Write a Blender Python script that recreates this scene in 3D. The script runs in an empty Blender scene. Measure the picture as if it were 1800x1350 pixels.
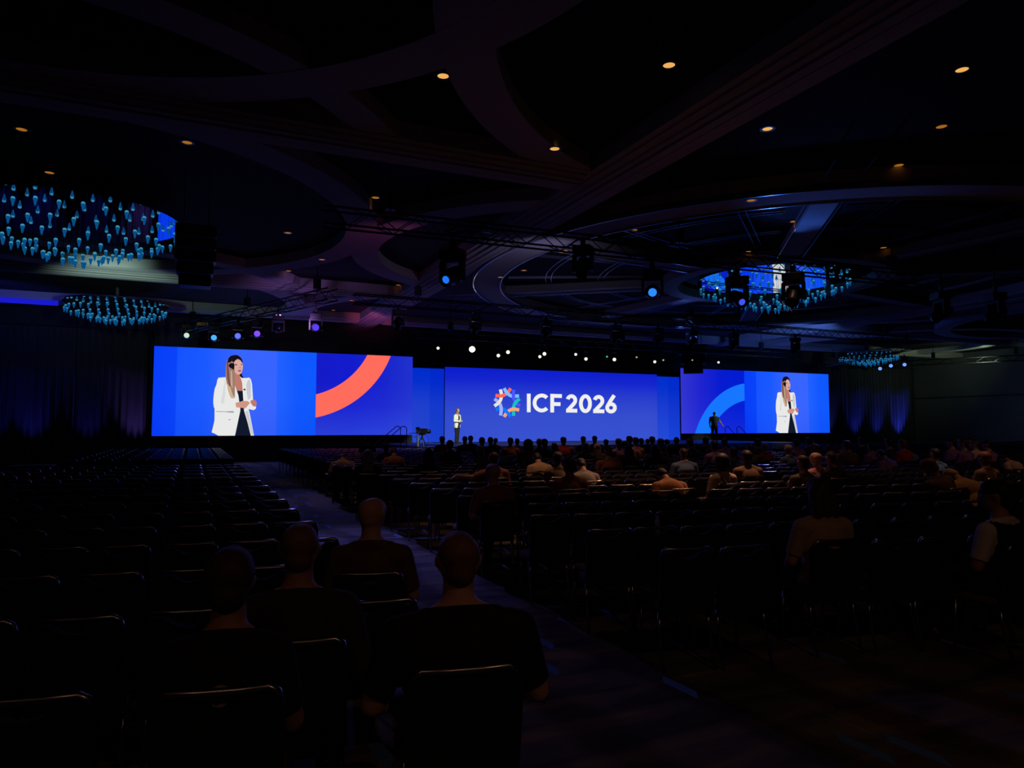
import bpy, bmesh, math, random
import numpy as np
from mathutils import Vector, Matrix, Quaternion

random.seed(7)
S = bpy.context.scene
COL = S.collection
R = math.radians

# ------------------------------------------------------------------ camera
F_PX, EYE, YAW = 1240.0, 1.8, R(24.3)
PITCH = math.atan(75.0 / F_PX)
cam_d = bpy.data.cameras.new('camera')
cam_d.sensor_width = 36.0
cam_d.lens = F_PX / 1800.0 * 36.0
cam_d.clip_end = 300
cam = bpy.data.objects.new('camera', cam_d)
cam.location = (0, 0, EYE)
cam.rotation_euler = (R(90) + PITCH, 0, -YAW)
COL.objects.link(cam)
S.camera = cam

# ------------------------------------------------------------------ world + exposure
W = bpy.data.worlds.new('dark_hall'); S.world = W
W.use_nodes = True
W.node_tree.nodes['Background'].inputs[0].default_value = (0.0, 0.0, 0.0, 1)
W.node_tree.nodes['Background'].inputs[1].default_value = 0.0
S.view_settings.view_transform = 'Standard'
S.view_settings.look = 'None'
S.view_settings.exposure = 0.0
S.view_settings.gamma = 1.0
S.view_settings.use_curve_mapping = False
S.cycles.use_denoising = True
S.cycles.max_bounces = 5
S.cycles.diffuse_bounces = 2
S.cycles.glossy_bounces = 3
S.cycles.transmission_bounces = 4
S.cycles.sample_clamp_indirect = 2.0
S.cycles.caustics_reflective = False
S.cycles.caustics_refractive = False


def lin(c):
    c = c / 255.0
    return c / 12.92 if c <= 0.04045 else ((c + 0.055) / 1.055) ** 2.4


def rgb(r, g, b):
    return (lin(r), lin(g), lin(b))


def spot(name, loc, target, color, power, angle=40, blend=0.6, radius=0.08):
    d = bpy.data.lights.new(name, 'SPOT')
    d.energy = power; d.color = color; d.spot_size = R(angle); d.spot_blend = blend
    d.shadow_soft_size = radius
    o = bpy.data.objects.new(name, d)
    o.location = loc
    v = Vector(target) - Vector(loc)
    o.rotation_euler = v.to_track_quat('-Z', 'Y').to_euler()
    COL.objects.link(o)
    return o


WARM = (1.0, 0.46, 0.24)
# stage key light, from the front truss on to the speaker
spot('stage_key_light', (12.6, 26.6, 6.0), (12.5, 34.5, 2.1), (0.95, 1.0, 0.80), 4200, 17, 0.4)
spot('stage_corner_fill', (12.0, 26.6, 6.0), (9.7, 30.9, 1.1), (1.0, 1.0, 0.75), 900, 14, 0.8)  # added spot that brightens the vase, standing in for spill of the key
spot('stage_wash_light', (24.0, 26.6, 6.0), (21.0, 35.5, 1.2), (0.75, 0.85, 1.0), 160, 60, 1.0)
spot('stage_steps_light', (28.0, 27.0, 6.0), (30.6, 35.5, 1.9), (0.9, 0.95, 0.8), 2200, 10, 0.7)
# coloured wash fixtures on the trusses that graze the ceiling and the walls
for nm, lo, ta, co, pw, an in [
    ('magenta_ceiling_wash', (7.4, 32.0, 5.9), (8.35, 36.0, 7.5), (1.0, 0.16, 0.42), 70, 38),
    ('violet_ceiling_wash', (3.6, 26.0, 5.6), (4.6, 33.5, 7.5), (0.55, 0.25, 1.0), 40, 95),
    ('rose_ceiling_wash', (5.2, 17.6, 5.9), (5.4, 23.2, 7.4), (1.0, 0.18, 0.6), 10, 90),
    ('lilac_ceiling_wash', (9.6, 17.2, 5.9), (10.4, 25.0, 7.4), (0.55, 0.5, 1.0), 26, 110),
    ('blue_dome_wash', (15.7, 15.9, 5.9), (14.9, 13.6, 7.5), (0.05, 0.18, 1.0), 45, 80),
    ('blue_dome_wash', (21.0, 27.0, 6.0), (21.4, 24.0, 7.7), (0.10, 0.2, 1.0), 40, 120),
    ('blue_ceiling_wash', (29.0, 27.0, 5.6), (32.0, 31.0, 7.4), (0.10, 0.24, 1.0), 260, 80),
    ('green_ceiling_wash', (-3.0, 26.4, 6.0), (-2.6, 29.9, 7.3), (0.62, 1.0, 0.84), 72, 84),
    ('green_ceiling_wash', (50.0, 30.0, 5.6), (51.0, 34.0, 7.3), (0.72, 1.0, 0.62), 90, 110),
    ('green_wall_wash', (46.0, 22.0, 5.6), (55.8, 26.0, 5.0), (0.6, 0.9, 1.0), 70, 90),
    ('blue_cove_light', (-7.6, 33.6, 6.6), (-7.3, 36.3, 7.4), (0.08, 0.08, 1.0), 40, 100),
]:
    spot(nm, lo, ta, co, pw * 3.0, an, 0.9, 0.15)
# uplights at the foot of the drapes
for x, p, c in [(-8.4, 6, (0.05, 0.05, 1)), (-6.9, 10, (0.05, 0.05, 1)), (-4.6, 6, (0.06, 0.06, 1)), (-2.6, 14, (0.28, 0.14, 1)),
                (44.6, 7, (0.12, 0.14, 1)), (47.6, 16, (0.04, 0.06, 1)), (50.0, 13, (0.04, 0.06, 1)), (52.6, 34, (0.04, 0.06, 1))]:
    spot('drape_uplight', (x, 38.75, 0.25), (x, 39.6, 3.2), c, p * (30.0 if x > 0 else 16.0), 56, 1.0, 0.1)
# lamps trained on single rows of the audience
for lo, ta, co, pw, an in [
    ((22.0, 15.0, 5.7), (19.4, 12.8, 1.0), (0.30, 0.14, 1.0), 110, 38), ((23.8, 14.4, 5.7), (14.6, 11.0, 1.0), (0.08, 0.16, 1.0), 330, 16),
    ((20.0, 15.5, 6.0), (13.6, 12.2, 1.0), (0.28, 0.14, 1.0), 190, 18), ((26, 26.6, 6.4), (13.5, 13.5, 1.0), (0.22, 0.2, 1.0), 190, 40),
    ((14, 26.6, 6.4), (11.2, 15.0, 1.1), (0.2, 0.45, 1.0), 45, 18),
    ((3.0, 29.3, 6.3), (2.2, 17.5, 0.0), (0.24, 0.22, 1.0), 1500, 26), ((2.9, 16.6, 6.3), (2.2, 10.5, 0.0), (0.24, 0.22, 1.0), 240, 34), ((2.9, 16.4, 6.3), (2.7, 6.0, 0.0), (0.26, 0.22, 1.0), 60, 34),
]:
    spot('audience_wash_light', lo, ta, co, pw * 4.0, an, 1.0, 0.1)


# ------------------------------------------------------------------ pixel helpers (points found in the photograph -> places in the hall)
cp, sp, cy_, sy_ = math.cos(PITCH), math.sin(PITCH), math.cos(YAW), math.sin(YAW)
FW = Vector((sy_ * cp, cy_ * cp, sp)); RT = Vector((cy_, -sy_, 0)); UP = RT.cross(FW)
CAM = Vector((0, 0, EYE))


def ray(x, y):
    return FW + RT * ((x - 900) / F_PX) - UP * ((y - 675) / F_PX)


def atz(x, y, z):
    d = ray(x, y); return CAM + d * ((z - EYE) / d.z)


def aty(x, y, Y):
    d = ray(x, y); return CAM + d * (Y / d.y)


def proj(p):
    v = Vector(p) - CAM; z = v.dot(FW)
    return 900 + F_PX * v.dot(RT) / z, 675 - F_PX * v.dot(UP) / z, z


# ------------------------------------------------------------------ materials
MATS = {}


def mat(name, color, rough=0.7, metal=0.0, noise=0.0, nscale=8.0, spec=0.4, sheen=0.0):
    if name in MATS: return MATS[name]
    m = bpy.data.materials.new(name); m.use_nodes = True
    nt = m.node_tree; b = nt.nodes['Principled BSDF']
    b.inputs['Base Color'].default_value = (*color, 1)
    b.inputs['Roughness'].default_value = rough
    b.inputs['Metallic'].default_value = metal
    b.inputs['Specular IOR Level'].default_value = spec
    if sheen: b.inputs['Sheen Weight'].default_value = sheen
    if noise:
        tc = nt.nodes.new('ShaderNodeTexCoord'); n = nt.nodes.new('ShaderNodeTexNoise')
        n.inputs['Scale'].default_value = nscale; n.inputs['Detail'].default_value = 4
        mx = nt.nodes.new('ShaderNodeMix'); mx.data_type = 'RGBA'
        mx.inputs[6].default_value = (*[c * (1 - noise) for c in color], 1)
        mx.inputs[7].default_value = (*[min(1, c * (1 + noise)) for c in color], 1)
        nt.links.new(tc.outputs['Object'], n.inputs['Vector'])
        nt.links.new(n.outputs['Fac'], mx.inputs[0]); nt.links.new(mx.outputs[2], b.inputs['Base Color'])
    MATS[name] = m
    return m


def emit(name, color, strength=1.0, sample=True):
    if name in MATS: return MATS[name]
    m = bpy.data.materials.new(name); m.use_nodes = True
    nt = m.node_tree; nt.nodes.clear()
    e = nt.nodes.new('ShaderNodeEmission'); o = nt.nodes.new('ShaderNodeOutputMaterial')
    e.inputs[0].default_value = (*color, 1); e.inputs[1].default_value = strength
    nt.links.new(e.outputs[0], o.inputs[0])
    if not sample: m.cycles.emission_sampling = 'NONE'
    MATS[name] = m
    return m


def emit_map(name, ramps):
    """screen picture: ramps = list of (axis, blend mode, factor, [(pos, rgb)...]) over generated coordinates"""
    m = bpy.data.materials.new(name); m.use_nodes = True
    nt = m.node_tree; nt.nodes.clear()
    e = nt.nodes.new('ShaderNodeEmission'); o = nt.nodes.new('ShaderNodeOutputMaterial')
    tc = nt.nodes.new('ShaderNodeTexCoord'); sx = nt.nodes.new('ShaderNodeSeparateXYZ')
    nt.links.new(tc.outputs['Generated'], sx.inputs[0])
    last = None
    for axis, mode, fac, stops in ramps:
        r = nt.nodes.new('ShaderNodeValToRGB')
        els = r.color_ramp.elements
        els[0].position, els[0].color = stops[0][0], (*stops[0][1], 1)
        els[1].position, els[1].color = stops[-1][0], (*stops[-1][1], 1)
        for p, c in stops[1:-1]:
            q = els.new(p); q.color = (*c, 1)
        nt.links.new(sx.outputs[axis], r.inputs[0])
        if last is None: last = r.outputs[0]
        else:
            mx = nt.nodes.new('ShaderNodeMix'); mx.data_type = 'RGBA'; mx.blend_type = mode
            mx.inputs[0].default_value = fac
            nt.links.new(last, mx.inputs[6]); nt.links.new(r.outputs[0], mx.inputs[7]); last = mx.outputs[2]
    nt.links.new(last, e.inputs[0]); nt.links.new(e.outputs[0], o.inputs[0])
    MATS[name] = m
    return m


M_BLACK = mat('black_metal', (0.012, 0.012, 0.014), 0.42, 0.0)
M_TRUSS = mat('dark_truss_metal', (0.03, 0.03, 0.034), 0.4, 0.6)
M_BLACKF = mat('black_fabric', (0.006, 0.006, 0.008), 0.95, noise=0.3, nscale=30)
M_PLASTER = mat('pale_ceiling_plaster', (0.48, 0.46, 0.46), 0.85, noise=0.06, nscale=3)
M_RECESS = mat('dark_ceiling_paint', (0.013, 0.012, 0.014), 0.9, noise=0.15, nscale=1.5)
M_LINE = mat('thin_metal_trim', (0.55, 0.55, 0.56), 0.3, 0.9)
M_WALL = mat('dark_wall_covering', (0.06, 0.06, 0.066), 0.85, noise=0.2, nscale=0.6)
M_WALLR = mat('grey_wall_covering', (0.16, 0.17, 0.18), 0.85, noise=0.35, nscale=0.35)
M_DRAPE = mat('black_velour', (0.05, 0.05, 0.055), 0.95, sheen=0.2)
M_STAGE = mat('stage_floor_paint', (0.06, 0.062, 0.066), 0.5, noise=0.1)
M_SKIRT = mat('stage_skirt_cloth', (0.018, 0.018, 0.02), 0.95)
M_STEEL = mat('brushed_steel', (0.30, 0.30, 0.32), 0.35, 0.9)
M_WHITE = mat('white_plastic', (0.6, 0.6, 0.58), 0.5)


# ------------------------------------------------------------------ mesh helpers
def link(o):
    COL.objects.link(o); return o


def obj(name, bm, m, parent=None, smooth=False):
    me = bpy.data.meshes.new(name)
    bm.normal_update(); bm.to_mesh(me); bm.free()
    for mm in (m if isinstance(m, (list, tuple)) else [m]): me.materials.append(mm)
    if smooth:
        for p in me.polygons: p.use_smooth = True
    o = bpy.data.objects.new(name, me); link(o)
    if parent: o.parent = parent
    return o


def inst(name, me, parent=None, loc=(0, 0, 0), rot=(0, 0, 0), scale=(1, 1, 1)):
    o = bpy.data.objects.new(name, me); link(o)
    o.location = loc; o.rotation_euler = rot; o.scale = scale
    if parent: o.parent = parent
    return o


def empty(name, loc=(0, 0, 0), rz=0.0):
    o = bpy.data.objects.new(name, None); link(o)
    o.location = loc; o.rotation_euler = (0, 0, rz); o.empty_display_size = 0.2
    return o


def tag(o, label=None, cat=None, group=None, kind=None):
    if label: o['label'] = label
    if cat: o['category'] = cat
    if group: o['group'] = group
    if kind: o['kind'] = kind
    return o


def box(bm, x0, x1, y0, y1, z0, z1, M=None):
    vs = [bm.verts.new(Vector(p)) for p in
          ((x0, y0, z0), (x1, y0, z0), (x1, y1, z0), (x0, y1, z0), (x0, y0, z1), (x1, y0, z1), (x1, y1, z1), (x0, y1, z1))]
    fs = [bm.faces.new([vs[i] for i in f]) for f in
          ((3, 2, 1, 0), (4, 5, 6, 7), (0, 1, 5, 4), (1, 2, 6, 5), (2, 3, 7, 6), (3, 0, 4, 7))]
    if M: bmesh.ops.transform(bm, matrix=M, verts=vs)
    return vs, fs


def rbox(x0, x1, y0, y1, z0, z1, r=0.01, seg=2):
    bm = bmesh.new(); box(bm, x0, x1, y0, y1, z0, z1)
    bmesh.ops.bevel(bm, geom=bm.edges[:], offset=r, segments=seg, affect='EDGES', profile=0.5)
    return bm


def bar(bm, a, b, r, n=6):
    a, b = Vector(a), Vector(b); d = b - a
    if d.length < 1e-6: return
    q = d.to_track_quat('Z', 'Y')
    ra = [bm.verts.new(a + q @ Vector((r * math.cos(t), r * math.sin(t), 0))) for t in (2 * math.pi * i / n for i in range(n))]
    rb = [bm.verts.new(b + q @ Vector((r * math.cos(t), r * math.sin(t), 0))) for t in (2 * math.pi * i / n for i in range(n))]
    for i in range(n):
        bm.faces.new((ra[i], ra[(i + 1) % n], rb[(i + 1) % n], rb[i]))
    bm.faces.new(ra[::-1]); bm.faces.new(rb)


def tube(bm, pts, r, n=8):
    pts = [Vector(p) for p in pts]; rings = []
    for i, p in enumerate(pts):
        d = (pts[min(i + 1, len(pts) - 1)] - pts[max(i - 1, 0)]).normalized()
        q = d.to_track_quat('Z', 'Y') if i == 0 else q
        if i:
            q = (prev.rotation_difference(d)) @ q
        prev = d
        rings.append([bm.verts.new(p + q @ Vector((r * math.cos(2 * math.pi * k / n), r * math.sin(2 * math.pi * k / n), 0))) for k in range(n)])
    for a, b in zip(rings, rings[1:]):
        for k in range(n):
            bm.faces.new((a[k], a[(k + 1) % n], b[(k + 1) % n], b[k]))
    bm.faces.new(rings[0][::-1]); bm.faces.new(rings[-1])


def lathe(bm, prof, n=12, M=None, cap=True):
    rings = []
    vs = []
    for r, z in prof:
        ring = [bm.verts.new((r * math.cos(2 * math.pi * k / n), r * math.sin(2 * math.pi * k / n), z)) for k in range(n)]
        rings.append(ring); vs += ring
    for a, b in zip(rings, rings[1:]):
        for k in range(n):
            bm.faces.new((a[k], a[(k + 1) % n], b[(k + 1) % n], b[k]))
    if cap:
        bm.faces.new(rings[0][::-1]); bm.faces.new(rings[-1])
    if M: bmesh.ops.transform(bm, matrix=M, verts=vs)
    return vs


def annulus(bm, c, r0, r1, z0, z1, a0=0.0, a1=2 * math.pi, n=96, clip=None):
    """flat ring sector with thickness; clip = (xmin,xmax,ymin,ymax) drops steps outside"""
    st = [a0 + (a1 - a0) * i / n for i in range(n + 1)]
    for i in range(n):
        q = []
        ok = True
        for a, r in ((st[i], r0), (st[i], r1), (st[i + 1], r1), (st[i + 1], r0)):
            p = (c[0] + r * math.cos(a), c[1] + r * math.sin(a))
            if clip and not (clip[0] - .01 <= p[0] <= clip[1] + .01 and clip[2] - .01 <= p[1] <= clip[3] + .01):
                p = (min(max(p[0], clip[0]), clip[1]), min(max(p[1], clip[2]), clip[3]))
            q.append(p)
        A = abs(sum(q[k][0] * q[(k + 1) % 4][1] - q[(k + 1) % 4][0] * q[k][1] for k in range(4)))
        if A < 1e-4: continue
        lo = [bm.verts.new((*p, z0)) for p in q]; hi = [bm.verts.new((*p, z1)) for p in q]
        bm.faces.new(lo); bm.faces.new(hi[::-1])
        for k in (0, 1, 2, 3):
            bm.faces.new((lo[k], hi[k], hi[(k + 1) % 4], lo[(k + 1) % 4]))
    bmesh.ops.remove_doubles(bm, verts=bm.verts[:], dist=0.0005)


ORD = ['zeroth', 'first', 'second', 'third', 'fourth', 'fifth', 'sixth', 'seventh', 'eighth', 'ninth', 'tenth', 'eleventh', 'twelfth',
       'thirteenth', 'fourteenth', 'fifteenth', 'sixteenth', 'seventeenth', 'eighteenth', 'nineteenth', 'twentieth', 'twenty-first',
       'twenty-second', 'twenty-third', 'twenty-fourth', 'twenty-fifth', 'twenty-sixth', 'twenty-seventh', 'twenty-eighth', 'twenty-ninth', 'thirtieth',
       'thirty-first', 'thirty-second', 'thirty-third', 'thirty-fourth', 'thirty-fifth', 'thirty-sixth', 'thirty-seventh', 'thirty-eighth', 'thirty-ninth', 'fortieth']

# ================================================================== STRUCTURE
X0, X1, Y0, YB = -15.0, 56.5, -7.0, 41.0
HC = 20.65                      # centre line of the hall
SOF, REC = 7.3, 7.75            # beam soffit and recessed ceiling


def carpet():
    m = bpy.data.materials.new('patterned_carpet'); m.use_nodes = True
    nt = m.node_tree; b = nt.nodes['Principled BSDF']; b.inputs['Roughness'].default_value = 0.95
    b.inputs['Specular IOR Level'].default_value = 0.1
    N, L = nt.nodes.new, nt.links.new
    tc = N('ShaderNodeTexCoord')
    mp = N('ShaderNodeMapping'); mp.inputs['Rotation'].default_value = (0, 0, R(28)); mp.inputs['Scale'].default_value = (0.35, 1.7, 1)
    L(tc.outputs['Object'], mp.inputs['Vector'])
    n1 = N('ShaderNodeTexNoise'); n1.inputs['Scale'].default_value = 2.2; n1.inputs['Detail'].default_value = 6; n1.inputs['Distortion'].default_value = 0.8
    L(mp.outputs[0], n1.inputs['Vector'])
    r1 = N('ShaderNodeValToRGB'); e = r1.color_ramp.elements
    e[0].position, e[0].color = 0.30, (0.05, 0.052, 0.07, 1)
    e[1].position, e[1].color = 0.72, (0.30, 0.24, 0.17, 1)
    q = e.new(0.48); q.color = (0.13, 0.13, 0.16, 1)
    q = e.new(0.60); q.color = (0.20, 0.17, 0.15, 1)
    L(n1.outputs['Fac'], r1.inputs[0])
    w = N('ShaderNodeTexWave'); w.inputs['Scale'].default_value = 0.35; w.inputs['Distortion'].default_value = 9; w.inputs['Detail'].default_value = 3
    w.inputs['Detail Scale'].default_value = 0.6
    L(tc.outputs['Object'], w.inputs['Vector'])
    r2 = N('ShaderNodeValToRGB'); e = r2.color_ramp.elements
    e[0].position, e[0].color = 0.55, (1, 1, 1, 1); e[1].position, e[1].color = 0.9, (0.55, 0.5, 0.5, 1)
    L(w.outputs['Fac'], r2.inputs[0])
    mx = N('ShaderNodeMix'); mx.data_type = 'RGBA'; mx.blend_type = 'MULTIPLY'; mx.inputs[0].default_value = 1.0
    L(r1.outputs[0], mx.inputs[6]); L(r2.outputs[0], mx.inputs[7])
    # short blue dashes woven in
    mp2 = N('ShaderNodeMapping'); mp2.inputs['Rotation'].default_value = (0, 0, R(-18)); mp2.inputs['Scale'].default_value = (2.6, 0.55, 1)
    L(tc.outputs['Object'], mp2.inputs['Vector'])
    v = N('ShaderNodeTexVoronoi'); v.inputs['Scale'].default_value = 1.5; v.feature = 'F1'; v.distance = 'CHEBYCHEV'
    L(mp2.outputs[0], v.inputs['Vector'])
    r3 = N('ShaderNodeValToRGB'); e = r3.color_ramp.elements
    r3.color_ramp.interpolation = 'CONSTANT'
    e[0].position, e[0].color = 0.0, (1, 1, 1, 1); e[1].position, e[1].color = 0.15, (0, 0, 0, 1)
    L(v.outputs['Distance'], r3.inputs[0])
    mx2 = N('ShaderNodeMix'); mx2.data_type = 'RGBA'
    L(r3.outputs[0], mx2.inputs[0]); L(mx.outputs[2], mx2.inputs[6]); mx2.inputs[7].default_value = (0.10, 0.26, 0.62, 1)
    L(mx2.outputs[2], b.inputs['Base Color'])
    return m


bm = bmesh.new(); box(bm, X0, X1, Y0, YB, -0.2, 0)
tag(obj('floor', bm, carpet()), kind='structure')
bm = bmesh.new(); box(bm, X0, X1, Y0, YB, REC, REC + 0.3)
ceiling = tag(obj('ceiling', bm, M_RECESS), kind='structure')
for nm, a in (('wall_front', (X0, X1, YB, YB + .2, 0, REC)), ('wall_back', (X0, X1, Y0 - .2, Y0, 0, REC)),
              ('wall_left', (X0 - .2, X0, Y0, YB, 0, REC))):
    bm = bmesh.new(); box(bm, *a); tag(obj(nm, bm, M_WALL), kind='structure')
bm = bmesh.new(); box(bm, X1, X1 + .2, Y0, YB, 0, REC); wr = tag(obj('wall_right', bm, M_WALLR), kind='structure')
bm = bmesh.new(); box(bm, X1 - .05, X1, Y0, YB, 4.15, 4.27); tag(obj('trim_1', bm, M_WALL), kind='structure')
bm = bmesh.new(); box(bm, X1 - .03, X1, Y0, YB, 0, 0.15); tag(obj('baseboard_right', bm, M_WALL), kind='structure')


# beams with stepped mouldings
def beam(name, horizontal, c, a0, a1, w=0.67):
    bm = bmesh.new()
    # (offset from, offset to, bottom height)
    prof = [(-w, -w + .16, SOF + .10), (-w + .16, -.30, SOF + .05), (-.30, -.16, SOF), (-.16, -.10, SOF + .07), (-.10, .10, SOF - .02),
            (.10, .16, SOF + .07), (.16, .30, SOF), (.30, w - .16, SOF + .05), (w - .16, w, SOF + .10)]
    for u0, u1, z in prof:
        if horizontal: box(bm, a0, a1, c + u0, c + u1, z, REC + .05)
        else: box(bm, c + u0, c + u1, a0, a1, z, REC + .05)
    return tag(obj(name, bm, M_PLASTER), kind='structure')


bx = (8.5, 2 * HC - 8.5)
k = 2
for x in bx:
    beam('trim_%d' % k, False, x, Y0, YB); k += 1
for y in (-2.0, 13.8, 29.6):
    beam('trim_%d' % k, True, y, X0, bx[0] - .67); k += 1
    beam('trim_%d' % k, True, y, bx[1] + .67, X1); k += 1
for y in (-2.0, 37.2):
    beam('trim_%d' % k, True, y, bx[0] + .67, bx[1] - .67, 0.6); k += 1
beam('trim_%d' % k, True, 37.2, X0, bx[0] - .67, 0.5); k += 1
beam('trim_%d' % k, True, 37.2, bx[1] + .67, X1, 0.5); k += 1

# curved ribbons on the side bays
RB0, RB1 = 7.42, REC + .02
for side in (-1, 1):
    cx = HC + side * 23.6
    xin = bx[0] - .67 if side < 0 else bx[1] + .67
    xo0, xo1 = (X0, xin) if side < 0 else (xin, X1)
    for y0, y1, cyy in ((-1.33, 13.13, 5.9), (14.47, 28.93, 21.2), (30.27, 36.7, 35.0)):
        clip = (xo0, xo1, y0, y1)
        bm = bmesh.new(); annulus(bm, (cx, cyy), 6.9, 7.75, RB0, RB1, clip=clip, n=110)
        tag(obj('trim_%d' % k, bm, M_PLASTER), kind='structure'); k += 1
        ac = HC + side * (23.6 - 13.9)
        rr = 7.8 if cyy < 10 else 5.75
        bm = bmesh.new(); annulus(bm, (ac, cyy), rr, rr + .85, RB0 + .004, RB1, clip=clip, n=110)
        tag(obj('trim_%d' % k, bm, M_PLASTER), kind='structure'); k += 1
        bm = bmesh.new(); annulus(bm, (cx, cyy + (11.5 if cyy < 30 else 9)), 7.0, 7.7, RB0 + .008, RB1, clip=clip, n=110)
        tag(obj('trim_%d' % k, bm, M_PLASTER), kind='structure'); k += 1

# the round dome bay in the middle of the hall
DC = (HC, 20.8)
for r0, r1 in ((10.75, 11.75), (3.65, 4.25)):
    bm = bmesh.new(); annulus(bm, DC, r0, r1, SOF + .015 if r0 > 5 else SOF + .1, REC + .02, n=120)
    tag(obj('trim_%d' % k, bm, M_PLASTER), kind='structure'); k += 1
for r0 in (10.71, 11.75):
    bm = bmesh.new(); annulus(bm, DC, r0, r0 + .04, SOF - .03, SOF + .08, n=120)
    tag(obj('trim_%d' % k, bm, M_LINE), kind='structure'); k += 1


def radial(bm, a, w, r0, r1, z0, z1):
    M = Matrix.Translation((DC[0], DC[1], 0)) @ Matrix.Rotation(a, 4, 'Z')
    box(bm, r0, r1, -w, w, z0, z1, M)


for i in range(8):
    a = R(52.5) + i * math.pi / 4
    bm = bmesh.new(); radial(bm, a, 0.34, 4.25, 10.75, SOF + .16, REC + .02)
    tag(obj('trim_%d' % k, bm, M_PLASTER), kind='structure'); k += 1
    bm = bmesh.new()
    for s in (-1, 1):
        M = Matrix.Translation((DC[0], DC[1], 0)) @ Matrix.Rotation(a, 4, 'Z')
        box(bm, 4.25, 13.3, s * .40 - .012, s * .40 + .012, SOF + .12, SOF + .16, M)
    for da in (R(12), R(-12)):
        for s in (-1, 1):
            M = Matrix.Translation((DC[0], DC[1], 0)) @ Matrix.Rotation(a + da, 4, 'Z')
            box(bm, 4.6, 10.4, s * .10 - .010, s * .10 + .010, REC - .06, REC - .01, M)
    tag(obj('trim_%d' % k, bm, M_LINE), kind='structure'); k += 1
bm = bmesh.new()
for r in (6.6, 6.82, 8.7, 8.92):
    for i in range(8):
        a = R(52.5) + i * math.pi / 4
        annulus(bm, DC, r, r + .022, REC - .06, REC - .01, a + R(5), a + R(40), n=14)
tag(obj('trim_%d' % k, bm, M_LINE), kind='structure'); k += 1

# ------------------------------------------------------------------ stage
SY, SZ = 38.5, 0.90
SX0, SX1, SF = 9.5, 2 * HC - 9.5, 30.0
st = empty('stage', (HC, 34, 0))


def pbox(name, parent, m, *a):
    bm = bmesh.new(); box(bm, *a)
    o = obj(name, bm, m); o.parent = parent; o.matrix_parent_inverse = Matrix.Translation(-Vector(parent.location)) if parent.rotation_euler.z == 0 else parent.matrix_world.inverted()
    return o


pbox('stage_deck', st, M_STAGE, SX0, SX1, SF, 38.69, SZ - .08, SZ)
pbox('front_skirt', st, M_SKIRT, SX0 + .02, SX1 - .02, SF + .04, SF + .07, 0, SZ - .08)
for s in (SX0 + .03, SX1 - .06):
    pbox('side_skirt', st, M_SKIRT, s, s + .03, SF + .07, 38.7, 0, SZ - .08)
pbox('edge_strip', st, M_STEEL, SX0, SX1, SF - .012, SF, SZ - .05, SZ)
for s in (SX0 - .012, SX1):
    pbox('edge_strip', st, M_STEEL, s, s + .012, SF, 37.6, SZ - .05, SZ)
tag(st, 'wide low black stage with a pale metal edge before the screens', 'stage')

# black masking walls the side screens stand on
for nm, a, lb in (('screen_plinth', (-1.9, 11.25), 'long black plinth under the left video screen'),
                  ('screen_plinth', (29.85, 43.6), 'long black plinth under the right video screen')):
    e = empty(nm, ((a[0] + a[1]) / 2, 38.7, 0))
    us = [-1.9, -.3, 1.3, 2.9, 4.5, 6.1, 7.8, 9.44, 9.52, 11.25] if a[0] < 0 else [29.85, 31.78, 31.86, 33.5, 35.2, 36.9, 38.6, 40.2, 41.9, 43.6]
    for u0, u1 in zip(us, us[1:]):
        if u1 - u0 < .5: continue
        pbox('cloth_panel', e, M_SKIRT, u0 + .006, u1 - .006, 38.5, 38.66, 0.0 if u1 < SX0 or u0 > SX1 else SZ + .001, 1.334)
    tag(e, lb, 'plinth')
# ------------------------------------------------------------------ screens
Z_L0, Z_L1, Z_C0, Z_C1 = 1.345, 5.74, SZ + .015, 5.24


def quad(bm, pts):
    vs = [bm.verts.new(p) for p in pts]
    return bm.faces.new(vs)


def flat(name, parent, m, pts, Y):
    """a flat coloured shape shown on the screen surface, pts in (X, Z)"""
    bm = bmesh.new()
    vs = [bm.verts.new((x, Y, z)) for x, z in pts]
    f = bm.faces.new(vs)
    bmesh.ops.triangulate(bm, faces=[f])
    bm.normal_update()
    for f in bm.faces:
        if f.normal.y > 0: f.normal_flip()
    o = obj(name, bm, m)
    if parent:
        o.parent = parent; o.matrix_parent_inverse = Matrix.Translation(-Vector(parent.location))
    return o


def stroke(pts, w0, w1=None):
    """outline of a thick polyline in 2-D"""
    w1 = w0 if w1 is None else w1
    L_, R_ = [], []
    n = len(pts)
    for i, p in enumerate(pts):
        a = pts[max(i - 1, 0)]; b = pts[min(i + 1, n - 1)]
        dx, dy = b[0] - a[0], b[1] - a[1]; l = math.hypot(dx, dy) or 1
        nx, ny = -dy / l, dx / l
        w = (w0 + (w1 - w0) * i / (n - 1)) / 2
        L_.append((p[0] + nx * w, p[1] + ny * w)); R_.append((p[0] - nx * w, p[1] - ny * w))
    return L_, R_


def strip(name, parent, m, pts, w, Y, conv):
    L_, R_ = stroke(pts, w)
    bm = bmesh.new()
    for i in range(len(pts) - 1):
        vs = [bm.verts.new((c[0], Y, c[1])) for c in (conv(*L_[i]), conv(*L_[i + 1]), conv(*R_[i + 1]), conv(*R_[i]))]
        f = bm.faces.new(vs)
    bmesh.ops.remove_doubles(bm, verts=bm.verts[:], dist=1e-4)
    bm.normal_update()
    for f in bm.faces:
        if f.normal.y > 0: f.normal_flip()
    o = obj(name, bm, m)
    if parent:
        o.parent = parent; o.matrix_parent_inverse = Matrix.Translation(-Vector(parent.location))
    return o


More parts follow.
